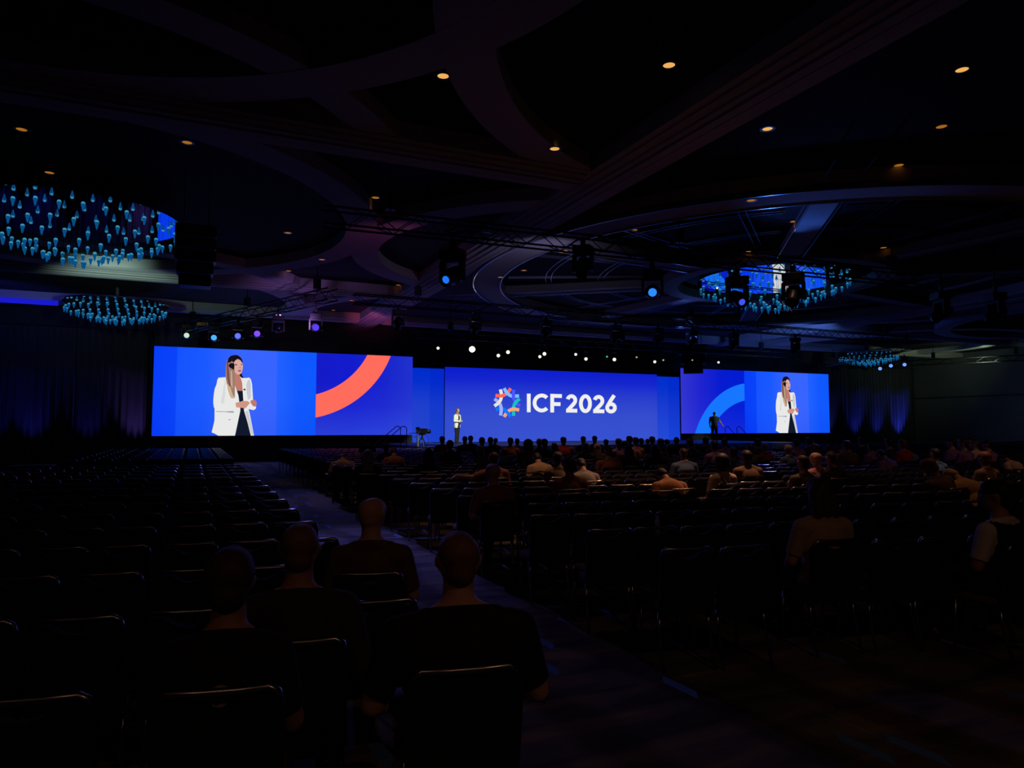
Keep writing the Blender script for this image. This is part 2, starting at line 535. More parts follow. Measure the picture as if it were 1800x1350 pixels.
def smooth(pts, n=6):
    out = []
    P = [pts[0]] + list(pts) + [pts[-1]]
    for i in range(1, len(P) - 2):
        for k_ in range(n):
            t = k_ / n
            c = []
            for d in (0, 1):
                p0, p1, p2, p3 = P[i - 1][d], P[i][d], P[i + 1][d], P[i + 2][d]
                c.append(.5 * (2 * p1 + (p2 - p0) * t + (2 * p0 - 5 * p1 + 4 * p2 - p3) * t * t + (3 * p1 - p0 - 3 * p2 + p3) * t ** 3))
            out.append(tuple(c))
    out.append(pts[-1])
    return out


def px2(x, y):
    p = aty(x, y, SY); return (p.x, p.z)


B = rgb
m_imag = emit_map('camera_picture_background', [
    (0, 'MIX', 1, [(0, B(8, 62, 248)), (.13, B(10, 68, 250)), (.135, B(22, 84, 255)), (.30, B(26, 90, 255)), (.52, B(58, 102, 255)), (.74, B(56, 100, 255)), (.745, B(34, 98, 255)), (.88, B(18, 88, 255)), (1, B(12, 90, 255))]),
    (2, 'MULTIPLY', 1, [(0, (.86, .86, .95)), (.45, (1, 1, 1)), (1, (.95, .97, 1))])])
m_deep = emit_map('deep_blue_graphic', [
    (0, 'MIX', 1, [(0, B(22, 26, 200)), (.35, B(18, 28, 205)), (.7, B(24, 36, 205)), (1, B(32, 50, 205))]),
    (2, 'SCREEN', .35, [(0, B(60, 90, 205)), (.35, B(30, 40, 120)), (.65, B(0, 0, 0)), (1, B(0, 0, 0))])])
m_deep2 = emit_map('deep_blue_graphic_mirrored', [
    (0, 'MIX', 1, [(0, B(50, 52, 205)), (.3, B(30, 36, 208)), (.6, B(8, 28, 208)), (1, B(0, 28, 212))]),
    (2, 'SCREEN', .25, [(0, B(40, 60, 205)), (.35, B(20, 30, 120)), (.65, B(0, 0, 0)), (1, B(0, 0, 0))])])
m_center = emit_map('blue_stage_backdrop', [  # lighter tones include light falling on the screen, put into its glow
    (2, 'MIX', 1, [(0, B(56, 82, 208)), (.35, B(54, 78, 206)), (.62, B(42, 62, 205)), (.84, B(22, 38, 206)), (1, B(12, 30, 205))]),
    (0, 'MULTIPLY', .6, [(0, (.75, .9, 1)), (.3, (1, 1, 1)), (.8, (.9, .98, 1)), (.95, (1.0, 1.0, 1)), (1, (.85, .92, 1))])])
m_strip = emit_map('side_backdrop', [
    (2, 'MIX', 1, [(0, B(36, 70, 205)), (.5, B(30, 62, 205)), (.8, B(6, 48, 205)), (1, B(0, 44, 205))]),
    (0, 'MULTIPLY', .8, [(0, (1, 1, 1)), (.55, (1, 1, 1)), (.57, (.45, .8, .98)), (1, (.4, .75, .98))])])
m_strip2 = emit_map('side_backdrop_mirrored', [
    (2, 'MIX', 1, [(0, B(36, 74, 215)), (.5, B(26, 60, 208)), (.8, B(6, 50, 205)), (1, B(0, 46, 205))]),
    (0, 'MULTIPLY', .8, [(0, (1, 1, 1)), (.55, (1, 1, 1)), (.57, (.5, .8, .98)), (1, (.35, .75, .98))])])
m_coral = emit('coral_light', B(255, 108, 92)); m_sky = emit('sky_blue_light', B(22, 118, 255))
SC = {n: emit('screen_' + n, B(*c), sample=False) for n, c in dict(
    white=(232, 233, 232), shade=(200, 204, 208), ink=(18, 24, 44), skin=(206, 150, 132), face=(222, 172, 158), chest=(190, 122, 108), hair=(158, 124, 112), hairl=(206, 176, 140),
    dark=(22, 14, 26), red=(252, 104, 88), lip=(168, 92, 104), brow=(120, 86, 84), cream=(234, 228, 214), light=(128, 190, 252), indigo=(74, 88, 252), teal=(28, 190, 190),
    orange=(252, 166, 112), blue=(8, 122, 252), lav=(158, 176, 250), title=(240, 240, 238), hairr=(120, 74, 76), grey=(150, 156, 160), sleeve=(216, 218, 220)).items()}


def screen(name, x0, x1, z0, z1, label, cat='screen'):
    e = empty(name, ((x0 + x1) / 2, SY + .1, z0))
    bm = rbox(x0 - .01, x1 + .01, SY + .02, SY + .14, z0 - .01, z1 + .01, .008, 1)
    o = obj('cabinet', bm, M_BLACK); o.parent = e; o.matrix_parent_inverse = Matrix.Translation(-Vector(e.location))
    tag(e, label, cat)
    return e


def panel(name, parent, m, x0, x1, z0, z1, Y=SY):
    return flat(name, parent, m, [(x0, z0), (x1, z0), (x1, z1), (x0, z1)], Y)


scL = screen('video_screen', -1.82, 11.23, Z_L0, Z_L1, 'left wide LED video screen with a coral arc beside the close-up speaker')
scR = screen('video_screen', 29.83, 43.53, Z_L0, Z_L1, 'right wide LED video screen with a sky-blue arc beside the close-up speaker')
scC = screen('video_screen', 13.15, 27.9, Z_C0, Z_C1, 'central LED screen with the woven ring logo and the title ICF 2026')
panel('camera_picture', scL, m_imag, -1.82, 5.93, Z_L0, Z_L1)
panel('graphic_picture', scL, m_deep, 5.93, 11.23, Z_L0, Z_L1)
panel('graphic_picture', scR, m_deep2, 29.83, 35.35, Z_L0, Z_L1)
panel('camera_picture', scR, m_imag, 35.35, 43.53, Z_L0, Z_L1)
panel('backdrop_picture', scC, m_center, 13.15, 27.9, Z_C0, Z_C1)
# blue returns between the screens
for x0, x1, m_, lb in ((11.26, 13.12, m_strip, 'narrow dark-blue LED column between left and central screens'),
                       (27.93, 29.80, m_strip2, 'narrow dark-blue LED column between central and right screens')):
    e = empty('screen_column', ((x0 + x1) / 2, SY + .35, Z_C0))
    bm = bmesh.new(); box(bm, x0 - .3, x1 + .3, SY + .32, SY + .42, SZ + .002, 5.16)
    o = obj('cabinet', bm, M_BLACK); o.parent = e; o.matrix_parent_inverse = Matrix.Translation(-Vector(e.location))
    panel('backdrop_picture', e, m_, x0 - .3, x1 + .3, Z_C0, 5.15, SY + .31)
    tag(e, lb, 'screen')


def clip_poly(pts, x0, x1, z0, z1):
    for ax, lim, sgn in ((0, x0, 1), (0, x1, -1), (1, z0, 1), (1, z1, -1)):
        out = []
        for i in range(len(pts)):
            a, b = pts[i], pts[(i + 1) % len(pts)]
            ia, ib = (a[ax] - lim) * sgn >= 0, (b[ax] - lim) * sgn >= 0
            if ia: out.append(a)
            if ia != ib:
                t = (lim - a[ax]) / (b[ax] - a[ax])
                out.append((a[0] + t * (b[0] - a[0]), a[1] + t * (b[1] - a[1])))
        pts = out
    return pts


def arc(parent, m, c, r0, r1, x0, x1, z0, z1):
    bm = bmesh.new(); n = 160
    for i in range(n):
        a, b = 2 * math.pi * i / n, 2 * math.pi * (i + 1) / n
        q = [(c[0] + r * math.cos(t), c[1] + r * math.sin(t)) for t, r in ((a, r0), (a, r1), (b, r1), (b, r0))]
        q = clip_poly(q, x0, x1, z0, z1)
        if len(q) < 3: continue
        vs = [bm.verts.new((x, SY - .004, z)) for x, z in q]
        try: bm.faces.new(vs)
        except ValueError: pass
    bmesh.ops.remove_doubles(bm, verts=bm.verts[:], dist=1e-4)
    bm.normal_update()
    for f in bm.faces:
        if f.normal.y > 0: f.normal_flip()
    o = obj('arc_graphic', bm, m); o.parent = parent; o.matrix_parent_inverse = Matrix.Translation(-Vector(parent.location))


arc(scL, m_coral, (4.78, 7.70), 4.34, 5.54, 5.93, 11.23, Z_L0, Z_L1)
arc(scR, m_sky, (36.11, -0.61), 4.31, 5.50, 29.83, 35.35, Z_L0, Z_L1)

# the close-up of the speaker, as flat colour shapes, once per side screen
PIC = [
    ('trousers_picture', 'ink', [(416, 684), (428, 684), (429, 700), (430, 722), (435, 742), (442, 766), (412, 766), (417, 745), (421, 723), (420, 706)]),
    ('neck_picture', 'chest', [(412, 654), (422, 656), (425, 668), (428, 680), (427.5, 687), (417, 687), (412, 677), (409, 665)]),
    ('jacket_picture', 'white', [(396, 663), (384, 664), (382, 668), (380.5, 676), (377.5, 683), (376, 692), (375, 702), (375, 709), (376, 716), (379, 721), (382, 723.4), (381, 727), (377, 739),
                                 (374, 752), (372, 760), (378, 762.5), (384, 766), (413, 766), (417.5, 745), (422, 724), (422.5, 720), (420.5, 706), (419, 695), (416, 686), (412, 675), (408, 665)]),
    ('jacket_picture', 'white', [(421.5, 661.5), (425, 664), (432, 664.5), (438, 663.8), (441, 667), (443, 675), (443.5, 690), (444.5, 703), (450, 706), (450, 718), (446, 721), (437, 719), (439, 727),
                                 (442.5, 745), (446.5, 766), (441, 766), (435, 742), (429, 722), (428.4, 700), (428.2, 688), (427, 680), (424.4, 668)]),
    ('jacket_shade_picture', 'shade', [(436, 668), (439, 667), (441, 676), (441, 700), (436, 703), (433.5, 690), (433, 676)]),
    ('jacket_shade_picture', 'shade', [(431, 723), (436, 722), (441, 742), (445.5, 764), (442, 764), (436, 744)]),
    ('sleeve_picture', 'sleeve', [(395, 668), (396.5, 668), (396, 690), (394, 709), (388, 709.5), (394, 706)]),
    ('fold_picture', 'grey', [(379, 722.6), (396, 723.2), (409, 722.6), (412, 724), (409, 725.6), (395, 724.2), (381, 723.9)]),
    ('button_picture', 'grey', [(401.5, 737), (405, 736.8), (405.4, 738.2), (402, 738.6)]),
    ('hand_picture', 'skin', [(414, 708), (421, 706.5), (427, 704.7), (435, 705), (440, 708.5), (437, 711), (434, 715), (431, 718), (425, 717), (415, 716)]),
    ('hand_picture', 'chest', [(440, 704.5), (444, 703), (448, 703.2), (451, 706), (451.2, 711), (449, 715), (445, 714), (441, 710)]),
    ('clicker_picture', 'white', [(440, 709), (442, 709), (443, 716), (441, 718.5), (438.5, 716)]),
    ('dark_hair_picture', 'dark', [(421, 656), (424, 652), (425.5, 660), (429, 664.6), (424, 664), (421.5, 661)]),
    ('hair_picture', 'hair', [(398.5, 634), (397, 645), (396.5, 655), (396.5, 663), (398.5, 674), (401, 686), (404, 696), (406.5, 700), (409, 700.6), (412.8, 699), (410.5, 690), (411, 677), (412.5, 664), (413, 650), (413, 636), (408, 630)]),
    ('hair_tip_picture', 'hairl', [(399, 676), (403, 674), (406, 684), (409, 694), (412.5, 699), (409, 700.6), (406.5, 700), (404, 696)]),
    ('hair_lock_picture', 'hairr', [(398.5, 636), (401, 634), (402, 650), (403.5, 668), (405.5, 680), (402, 678), (399.5, 664), (398.6, 650)]),
    ('hair_lock_picture', 'hairl', [(405.5, 652), (407.5, 652), (408, 668), (409, 684), (406, 676)]),
    ('face_picture', 'face', [(411, 634), (414, 631), (419, 630.5), (423, 633), (426, 638), (427, 643), (426.6, 648), (425.6, 653), (423.5, 657), (420, 658.6), (416, 658), (413, 654.5), (411.5, 646)]),
    ('brow_picture', 'brow', [(412.5, 640.5), (416, 639.8), (417.5, 641), (415, 642.6), (412.6, 642.4)]),
    ('brow_picture', 'brow', [(422.6, 640.6), (426, 639.6), (426.2, 641.4), (423.5, 642.2)]),
    ('nose_picture', 'chest', [(420.6, 645), (423.4, 646), (423, 647.6), (420.6, 647.2)]),
    ('lip_picture', 'lip', [(417.6, 651.4), (421, 650), (424.6, 651), (423, 653.4), (420, 653.8)]),
    ('hair_cap_picture', 'dark', [(399.5, 637), (401.5, 630), (405, 626), (411, 624.2), (417, 624.2), (421.5, 627), (425, 631), (426.6, 636), (425.6, 638), (422.5, 633.4), (418, 631.2), (413.5, 633.6), (411, 637.4), (407.6, 634.6), (404, 637.5)]),
    ('hair_clip_picture', 'dark', [(401.3, 641.6), (403.5, 640.2), (405.2, 638), (408, 638.8), (410.8, 637.6), (412.2, 641), (411.8, 648), (410.6, 650.8), (408.6, 648.6), (404.6, 646.8), (402.4, 644.4)]),
    ('microphone_picture', 'ink', [(427, 684.2), (429, 683.4), (431.4, 683.6), (431.6, 686), (429.6, 686.4)]),
]
for n, (nm, c, pts) in enumerate(PIC):
    P = [px2(*p) for p in pts]
    Pl = clip_poly(P, -1.82, 5.93, Z_L0, Z_L1)
    flat(nm, scL, SC[c], Pl, SY - .004 - .0012 * n)
    Pr = [(35.35 + (x + 1.82) * (8.18 / 7.75), Z_L0 + (z - Z_L0)) for x, z in Pl]
    flat(nm, scR, SC[c], Pr, SY - .004 - .0012 * n)

# woven ring logo: (colour, [points in the 18x crop], [(from, to, layer)])
LOGO = [
    ('cream', [(352, 262), (382, 400), (368, 560), (290, 690), (160, 785)], 0.45, 'low'),
    ('red', [(196, 452), (340, 466), (470, 440), (590, 350), (676, 228)], 0.5, 'high'),
    ('light', [(470, 222), (540, 350), (640, 440), (760, 478), (940, 464)], 0.55, 'high'),
    ('indigo', [(772, 272), (762, 420), (780, 560), (850, 680), (965, 790)], 0.5, 'high'),
    ('teal', [(960, 560), (850, 655), (782, 770), (765, 900), (770, 1095)], 0.5, 'high'),
    ('orange', [(944, 915), (770, 880), (640, 925), (545, 1010), (470, 1130)], 0.5, 'high'),
    ('blue', [(205, 900), (340, 868), (460, 895), (570, 990), (672, 1115)], 0.5, 'low'),
    ('lav', [(165, 560), (265, 640), (348, 745), (378, 900), (358, 1085)], 0.45, 'low'),
]
lg = lambda x, y: px2(860 + x / 18, 670 + y / 18)
for c, pts, sp_, first in LOGO:
    sm = smooth(pts, 8); n = int(len(sm) * sp_)
    for part, seg in ((first, sm[:n + 1]), ('low' if first == 'high' else 'high', sm[n:])):
        strip('logo_strand', scC, SC[c], seg, 104, SY - (.004 if part == 'low' else .008), lg)

tl = lambda x, y: px2(840 + x / 5, 580 + y / 5)


def arcpts(cx, cy, rx, ry, a0, a1, n=22):
    return [(cx + rx * math.cos(R(a0 + (a1 - a0) * i / n)), cy - ry * math.sin(R(a0 + (a1 - a0) * i / n))) for i in range(n + 1)]


LW = 33
GLYPH = [
    [[(447, 560), (447, 723)]],
    [arcpts(561, 642, 63, 66, 44, 316, 34)],
    [[(653, 562), (653, 725)], [(640, 579), (738, 581)], [(640, 651), (726, 652)]],
    [arcpts(822, 618, 34, 36, 165, 0, 14) + [(854, 632), (842, 650), (790, 706)], [(775, 709), (873, 710)]],
    [arcpts(945, 648, 40, 66, 0, 360, 40)],
    [arcpts(1060, 624, 34, 36, 165, 0, 14) + [(1092, 638), (1080, 656), (1028, 711)], [(1013, 714), (1111, 715)]],
    [arcpts(1170, 684, 34, 33, 0, 360, 32), [(1198, 574), (1166, 622), (1140, 668)]],
]
for n, g in enumerate(GLYPH):
    for j, pts in enumerate(g):
        strip('title_letter', scC, SC['title'], pts, LW, SY - .006 - .0006 * j, tl)


# ================================================================== CEILING FITTINGS
bpy.context.view_layer.update()
DG = bpy.context.evaluated_depsgraph_get()


def ceiling_hit(x, y):
    for dy in (0, -3, -6, -9, -12, -16, -20):
        ok, loc, nor, idx, ob, mx_ = S.ray_cast(DG, CAM, ray(x, y + dy).normalized(), distance=120)
        if ok and loc.z > 6.5 and abs(nor.z) > .8 and ob.data.materials[0] is not M_LINE: return loc
    return atz(x, y, REC)


m_amber = emit('amber_lamp', B(245, 180, 96), 0.95, False)
m_amber_dim = emit('dim_amber_lamp', B(190, 118, 40), 0.7, False)
m_ring = mat('downlight_ring', (0.20, 0.17, 0.13), 0.4, 0.6)
bm = bmesh.new(); lathe(bm, [(.10, 0), (.145, 0), (.15, -.012), (.10, -.012)], 18, cap=False)
bmesh.ops.remove_doubles(bm, verts=bm.verts[:], dist=1e-5)
ring_o = obj('ring', bm, m_ring); ring_me = ring_o.data; bpy.data.objects.remove(ring_o)
bm = bmesh.new(); lathe(bm, [(.098, -.004), (.06, -.010), (.015, -.012)], 16)
b_o = obj('lamp', bm, m_amber, smooth=True); lamp_me = b_o.data; bpy.data.objects.remove(b_o)
bm = bmesh.new(); lathe(bm, [(.098, -.004), (.06, -.010), (.015, -.012)], 16)
b_o = obj('lamp', bm, m_amber_dim, smooth=True); lampd_me = b_o.data; bpy.data.objects.remove(b_o)
DL = [  # x, y, dim, power of the light it throws
    (403, 129, 0, 2), (779, 133, 0, 7), (1176, 114, 0, 14), (1691, 122, 0, 12), (38, 227, 1, 1), (329, 250, 1, 2), (975, 261, 0, 60), (1349, 226, 0, 230), (1655, 222, 1, 60),
    (1580, 310, 1, 0), (1320, 352, 1, 26), (660, 347, 1, 16), (87, 303, 1, 0), (993, 441, 0, 26), (1115, 410, 1, 26), (566, 456, 1, 6), (700, 513, 1, 0), (1395, 405, 1, 10), (1315, 442, 1, 0),
    (921, 475, 1, 0), (586, 554, 1, 0), (618, 528, 1, 0), (1553, 444, 1, 0), (507, 482, 1, 0), (506, 409, 1, 0), (880, 487, 1, 0)]
DLW = ['over the front seats, nearest the left', 'near the top centre by a broad curved ribbon', 'near the top right of centre', 'in the top right corner',
       'at the far left edge of the ceiling', 'left of the cross beam end', 'just before the corner of the two beams', 'right of the long beam', 'at the right edge below the corner lamp',
       'at the right above the thin radial lines', 'on the dome rim beside the blue rib', 'behind the cross beam between two ribbons', 'above the big left chandelier', 'on the dome rim beside the long beam',
       'on the dome rim behind the truss', 'on the ribbon ring right of the big chandelier', 'beside the long beam near its far end', 'on the blue dome rib', 'on the inner dome ring', 'on the left shoulder of the dome rim',
       'above the left stage truss', 'at the far end of the violet ribbon', 'on the inner dome ring at the right', 'on a far violet ribbon', 'inside the dark oval left of centre', 'low on the dome rim at its left']
for (x, y, dim, pw), w in zip(DL, DLW):
    h = ceiling_hit(x, y)
    e = empty('downlight', (h.x, h.y, h.z - .001))
    inst('ring', ring_me, e); inst('lamp', lampd_me if dim else lamp_me, e)
    tag(e, ('dim ' if dim else 'bright ') + 'amber recessed downlight ' + w, 'downlight', 'recessed ceiling downlights')
    if pw:
        l_ = spot('downlight_beam', (h.x, h.y, h.z - .06), (8.1, 10.4, .6) if x == 1349 else (h.x, h.y, 0), WARM, pw * (9.5 if x > 900 else 8.0), 46 if x > 900 else 40, 1.0, 0.08)
# the same house lamps behind the viewer
for n_, (x, y, pw) in enumerate(((-3.0, -3.5, 5), (2.5, -4.0, 11), (9.0, -1.0, 7), (14.5, 3.0, 10), (20.0, 7.0, 14), (26, 9, 12))):
    e = empty('downlight', (x, y, REC - .001))
    inst('ring', ring_me, e); inst('lamp', lamp_me, e)
    tag(e, 'amber recessed downlight outside the picture, %s of the house lamps from the left' % ORD[n_ + 1], 'downlight', 'house lamps behind the viewer')
    spot('downlight_beam', (x, y, REC - .06), (x + 1.0, y + 3.5, 0), WARM, pw * 8.0, 110, 1.0, 0.08)

# blue light strip in the cove at the far left
bm = bmesh.new(); box(bm, -11.5, -5.6, -.02, .02, -.11, .11)
o = obj('cove_light_strip', bm, emit('deep_blue_led', B(24, 26, 205), 1.0)); o.location = (0, 36.68, 7.28); tag(o, 'bright blue cove light strip at the far left under the ceiling', 'light strip')

# ------------------------------------------------------------------ chandeliers
m_mirror = mat('mirror_canopy', (0.7, 0.75, 0.85), 0.02, 1.0)
m_drop = emit('blue_glass_glow', B(10, 90, 152), 0.7, False)
m_cap = emit('pale_glass_glow', B(70, 170, 205), 0.7, False)
m_cord = mat('thin_cord', (0.02, 0.03, 0.05), 0.4)
bm = bmesh.new()
lathe(bm, [(.012, .0), (.055, -.02), (.062, -.05), (.040, -.10), (.030, -.17), (.012, -.23)], 8)
n0 = len(bm.faces)
lathe(bm, [(.02, .045), (.046, .03), (.056, -.012), (.02, -.02)], 8)
bm.faces.ensure_lookup_table()
for f in bm.faces[n0:]: f.material_index = 1
d_o = obj('pendant', bm, [m_drop, m_cap], smooth=True); drop_me = d_o.data; bpy.data.objects.remove(d_o)
bm = bmesh.new(); bar(bm, (0, 0, 0), (0, 0, 1), .004, 4)
c_o = obj('cord', bm, m_cord); cord_me = c_o.data; bpy.data.objects.remove(c_o)


def chandelier(x, y, z, Rr, rings, label, dip=.55, s=1.0):
    e = empty('chandelier', (x, y, z))
    bm = bmesh.new(); lathe(bm, [(Rr + .12, .0), (Rr + .12, .05), (.05, .06)], 64)
    obj('mirror_canopy', bm, m_mirror, e)
    bm = bmesh.new(); bar(bm, (0, 0, .05), (0, 0, REC - z), .09, 12); obj('stem', bm, M_STEEL, e)
    rnd = random.Random(int(x * 10))
    for f, n in rings:
        for i in range(n):
            a = 2 * math.pi * (i + .5 * (int(f * 100) % 2)) / n
            r = Rr * f
            dz = .26 + dip * (1 - f) ** .8 + rnd.uniform(-.04, .04)
            p = inst('pendant', drop_me, e, (r * math.cos(a), r * math.sin(a), -dz), scale=(s, s, s))
            inst('cord', cord_me, p, (0, 0, .04), scale=(1, 1, (dz - .04) / s))
    tag(e, label, 'chandelier', 'glass drop chandeliers')
    return e


RI = [(1.0, 32), (.82, 26), (.64, 20), (.46, 14), (.28, 9), (.1, 4)]
chandelier(-2.95, 21.35, 7.28, 2.42, RI, 'largest round chandelier of blue glass drops, cut by the left edge', .95, .82)
chandelier(-3.1, 34.3, 7.02, 1.9, [(1.0, 34), (.78, 26), (.56, 18), (.34, 11), (.12, 4)], 'small far chandelier of blue glass drops above the left drapes', .5, .85)
chandelier(HC, 20.8, 7.55, 2.75, RI, 'round chandelier of blue glass drops in the centre of the dome', .95, .85)
chandelier(2 * HC + 3.1, 35.7, 7.02, 1.9, [(1.0, 34), (.78, 26), (.56, 18), (.34, 11), (.12, 4)], 'far chandelier of blue glass drops half hidden by the right truss', .5, .85)


# ------------------------------------------------------------------ trusses
def truss(name, a, b, label, s=.30, step=.55):
    a, b = Vector(a), Vector(b); d = (b - a); Ln = d.length
    e = empty(name, a); e.rotation_euler = d.to_track_quat('X', 'Z').to_euler()
    h = s / 2
    for sy in (-h, h):
        for sz in (-h, h):
            bm = bmesh.new(); bar(bm, (0, sy, sz), (Ln, sy, sz), .027, 8); obj('chord', bm, M_TRUSS, e, True)
    n = max(2, round(Ln / step)); st_ = Ln / n
    bm = bmesh.new(); bar(bm, (0, 0, -h), (st_, 0, h), .013, 6); o1 = obj('brace', bm, M_TRUSS); m1 = o1.data; bpy.data.objects.remove(o1)
    bm = bmesh.new(); bar(bm, (0, 0, h), (st_, 0, -h), .013, 6); o1 = obj('brace', bm, M_TRUSS); m2 = o1.data; bpy.data.objects.remove(o1)
    bm = bmesh.new(); bar(bm, (0, -h, 0), (st_, h, 0), .013, 6); o1 = obj('brace', bm, M_TRUSS); m3 = o1.data; bpy.data.objects.remove(o1)
    for i in range(n):
        for sy in (-h, h):
            inst('brace', m1 if (i % 2) else m2, e, (i * st_, sy, 0))
        inst('brace', m3, e, (i * st_, 0, h if i % 2 else -h))
    for t in (.08, .5, .92):
        p = a + d * t
        bm = bmesh.new(); bar(bm, (Ln * t, 0, h), (Ln * t, 0, REC - p.z), .018, 6); obj('hanging_cable', bm, M_BLACK, e)
        bm = bmesh.new(); box(bm, Ln * t - .11, Ln * t + .11, -.10, .10, h + .12, h + .5); obj('chain_hoist', bm, M_BLACK, e)
    tag(e, label, 'truss', 'lighting trusses')
    return e


truss('lighting_truss', (-.55, 37.6, 6.55), (4.5, 25.8, 6.6), 'dark lattice truss slanting over the left video screen', .42)
truss('lighting_truss', (5.4, 26.5, 6.62), (37.0, 26.6, 6.62), 'long dark lattice truss across the hall before the stage', .36)
truss('lighting_truss', (2.6, 16.3, 6.62), (22.0, 15.4, 6.62), 'nearest dark lattice truss, crossing below the dome', .40)
truss('lighting_truss', (9.2, 31.6, 6.1), (32.2, 31.6, 6.1), 'low dark truss carrying small white spotlights over the stage front', .30)
truss('lighting_truss', (37.4, 27.0, 6.45), (42.5, 37.6, 6.45), 'dark lattice truss slanting over the right video screen', .42)


# ------------------------------------------------------------------ lamps on the trusses
def lens_mat(c, s=1.0):
    return emit('lens_%d_%d_%d_%d' % (*c, int(s * 10)), B(*c), s, False)


_mh = {}


def moving_head(loc, label, color=None, strength=1.0, scale=1.0, aim=None, group='moving head lamps', hang=None, lr=1.0):
    """hangs from loc: clamp, base, yoke with two arms, head with lens turned to aim"""
    e = empty('moving_head_lamp', loc)
    to = (Vector(aim) if aim is not None else CAM) - (Vector(loc) + Vector((0, 0, -.55 * scale)))
    yaw = math.atan2(to.x, to.y)
    e.rotation_euler = (0, 0, -yaw)
    e.scale = (scale,) * 3
    tilt = math.atan2(to.z, math.hypot(to.x, to.y))
    if not _mh:
        o = obj('clamp', rbox(-.05, .05, -.03, .03, -.10, .06, .01, 1), M_BLACK); _mh['clamp'] = o.data; bpy.data.objects.remove(o)
        o = obj('base', rbox(-.19, .19, -.15, .15, -.27, -.10, .02, 2), M_BLACK); _mh['base'] = o.data; bpy.data.objects.remove(o)
        bm = bmesh.new(); box(bm, -.21, .21, -.06, .06, -.33, -.27)
        for s_ in (-1, 1): box(bm, s_ * .19 - .025, s_ * .19 + .025, -.07, .07, -.64, -.30)
        o = obj('yoke', bm, M_BLACK); _mh['yoke'] = o.data; bpy.data.objects.remove(o)
        bm = bmesh.new(); Mx = Matrix.Rotation(R(-90), 4, 'X')
        lathe(bm, [(.10, -.20), (.145, -.16), (.155, -.02), (.13, .06), (.12, .17), (.125, .22), (.112, .225), (.108, .20)], 20, Mx, cap=False)
        bmesh.ops.holes_fill(bm, edges=[x for x in bm.edges if x.is_boundary])
        o = obj('head', bm, M_BLACK, smooth=False); _mh['head'] = o.data; bpy.data.objects.remove(o)
    if hang and hang - loc[2] > .02:
        bm = bmesh.new(); bar(bm, (0, 0, .0), (0, 0, (hang - loc[2]) / scale), .022, 8); obj('hanging_pipe', bm, M_BLACK, e)
        bm = bmesh.new(); w_ = .3 / scale; zt = (hang - loc[2]) / scale; box(bm, -w_, w_, -.02, .02, zt - .02, zt + .03); box(bm, -.02, .02, -w_, w_, zt - .02, zt + .03); obj('mounting_bar', bm, M_BLACK, e)
    inst('clamp', _mh['clamp'], e); inst('base', _mh['base'], e); inst('yoke', _mh['yoke'], e)
    hd = inst('head', _mh['head'], e, (0, 0, -.55), (tilt, 0, 0))
    bm = bmesh.new(); lathe(bm, [(.106 * lr, .212), (.07 * lr, .232), (.02 * lr, .238)], 18, Matrix.Rotation(R(-90), 4, 'X'))
    obj('lens', bm, lens_mat(color, strength) if color else mat('dark_lens', (.02, .025, .04), .08), hd, True)
    tag(e, label, 'stage lamp', group)
    return e


def on_z(x, y, z):
    return atz(x, y, z)


TOP = [  # lens px, z of lens, scale, colour, strength, aim offset, label
    (795, 486, 5.75, 1.45, (30, 120, 255), 1.0, (-9, 5, -5), 'large moving head lamp with a blue lens left of the dome'),
    (1025, 470, 5.72, 1.25, None, 1, (0, 8, -14), 'large unlit moving head lamp hanging before the dome'),
    (1147, 514, 5.35, 1.35, (40, 130, 255), 1.2, (0, 0, 0), 'large moving head lamp with a bright blue round lens'),
    (1296, 526, 5.25, 1.45, (70, 90, 255), .9, (10, 0, -4), 'large moving head lamp with a violet-blue lens over the dome chandelier'),
    (1395, 520, 5.3, 1.5, None, 1, (0, 6, -16), 'large unlit moving head lamp before the right of the dome chandelier'),
]
def on_line(x, y, a, b):
    """where the sight line through (x, y) meets the upright plane through a truss chord"""
    d = ray(x, y); ax_, ay_ = a[0], a[1]; ux, uy = b[0] - a[0], b[1] - a[1]
    t = (ax_ * uy - ay_ * ux) / (d.x * uy - d.y * ux)
    return CAM + d * t


T1, T2, T3, T5 = ((-.55, 37.6), (4.5, 25.8)), ((5.4, 26.32), (37.0, 26.42)), ((2.6, 16.1), (22.0, 15.2)), ((37.4, 27.0), (42.5, 37.6))
for x, y, z, sc, c, s_, ao, lb in TOP:
    p = on_line(x, y, *T3)
    moving_head((p.x, p.y, p.z + .55 * sc), lb, c, s_, sc, CAM + Vector(ao), hang=6.45, lr=.78 if x == 1147 else .6)
for x, y, lb in ((1655, 543, 'unlit moving head lamp at the right, left of a pair'), (1750, 545, 'unlit moving head lamp at the right, right of a pair')):
    p = atz(x, y, 5.6); moving_head((p.x, p.y, 6.3), lb, None, 1, 1.5, (p.x - 6, p.y + 3, 0), hang=REC)
MID = [
    (700, 557, None, 1, 'unlit moving head lamp at the left end of the long truss'), (835, 575, None, 1, 'unlit moving head lamp above the brightest spotlight'),
    (960, 578, None, 1, 'unlit moving head lamp above the ring logo'), (1082, 585, None, 1, 'unlit moving head lamp above the title figures'),
    (1157, 590, None, 1, 'unlit moving head lamp above the right edge of the central screen'), (1217, 592, None, 1, 'unlit moving head lamp above the hanging loudspeaker'),
    (1290, 596, None, 1, 'unlit moving head lamp above the sky-blue arc'), (1398, 602, None, 1, 'unlit moving head lamp above the right screen close-up')]
for x, y, c, s_, lb in MID:
    p = on_line(x, y, *T2)
    moving_head((p.x, p.y, 6.40), lb, c, s_, 1.15, (p.x, 34, -1), hang=6.44)
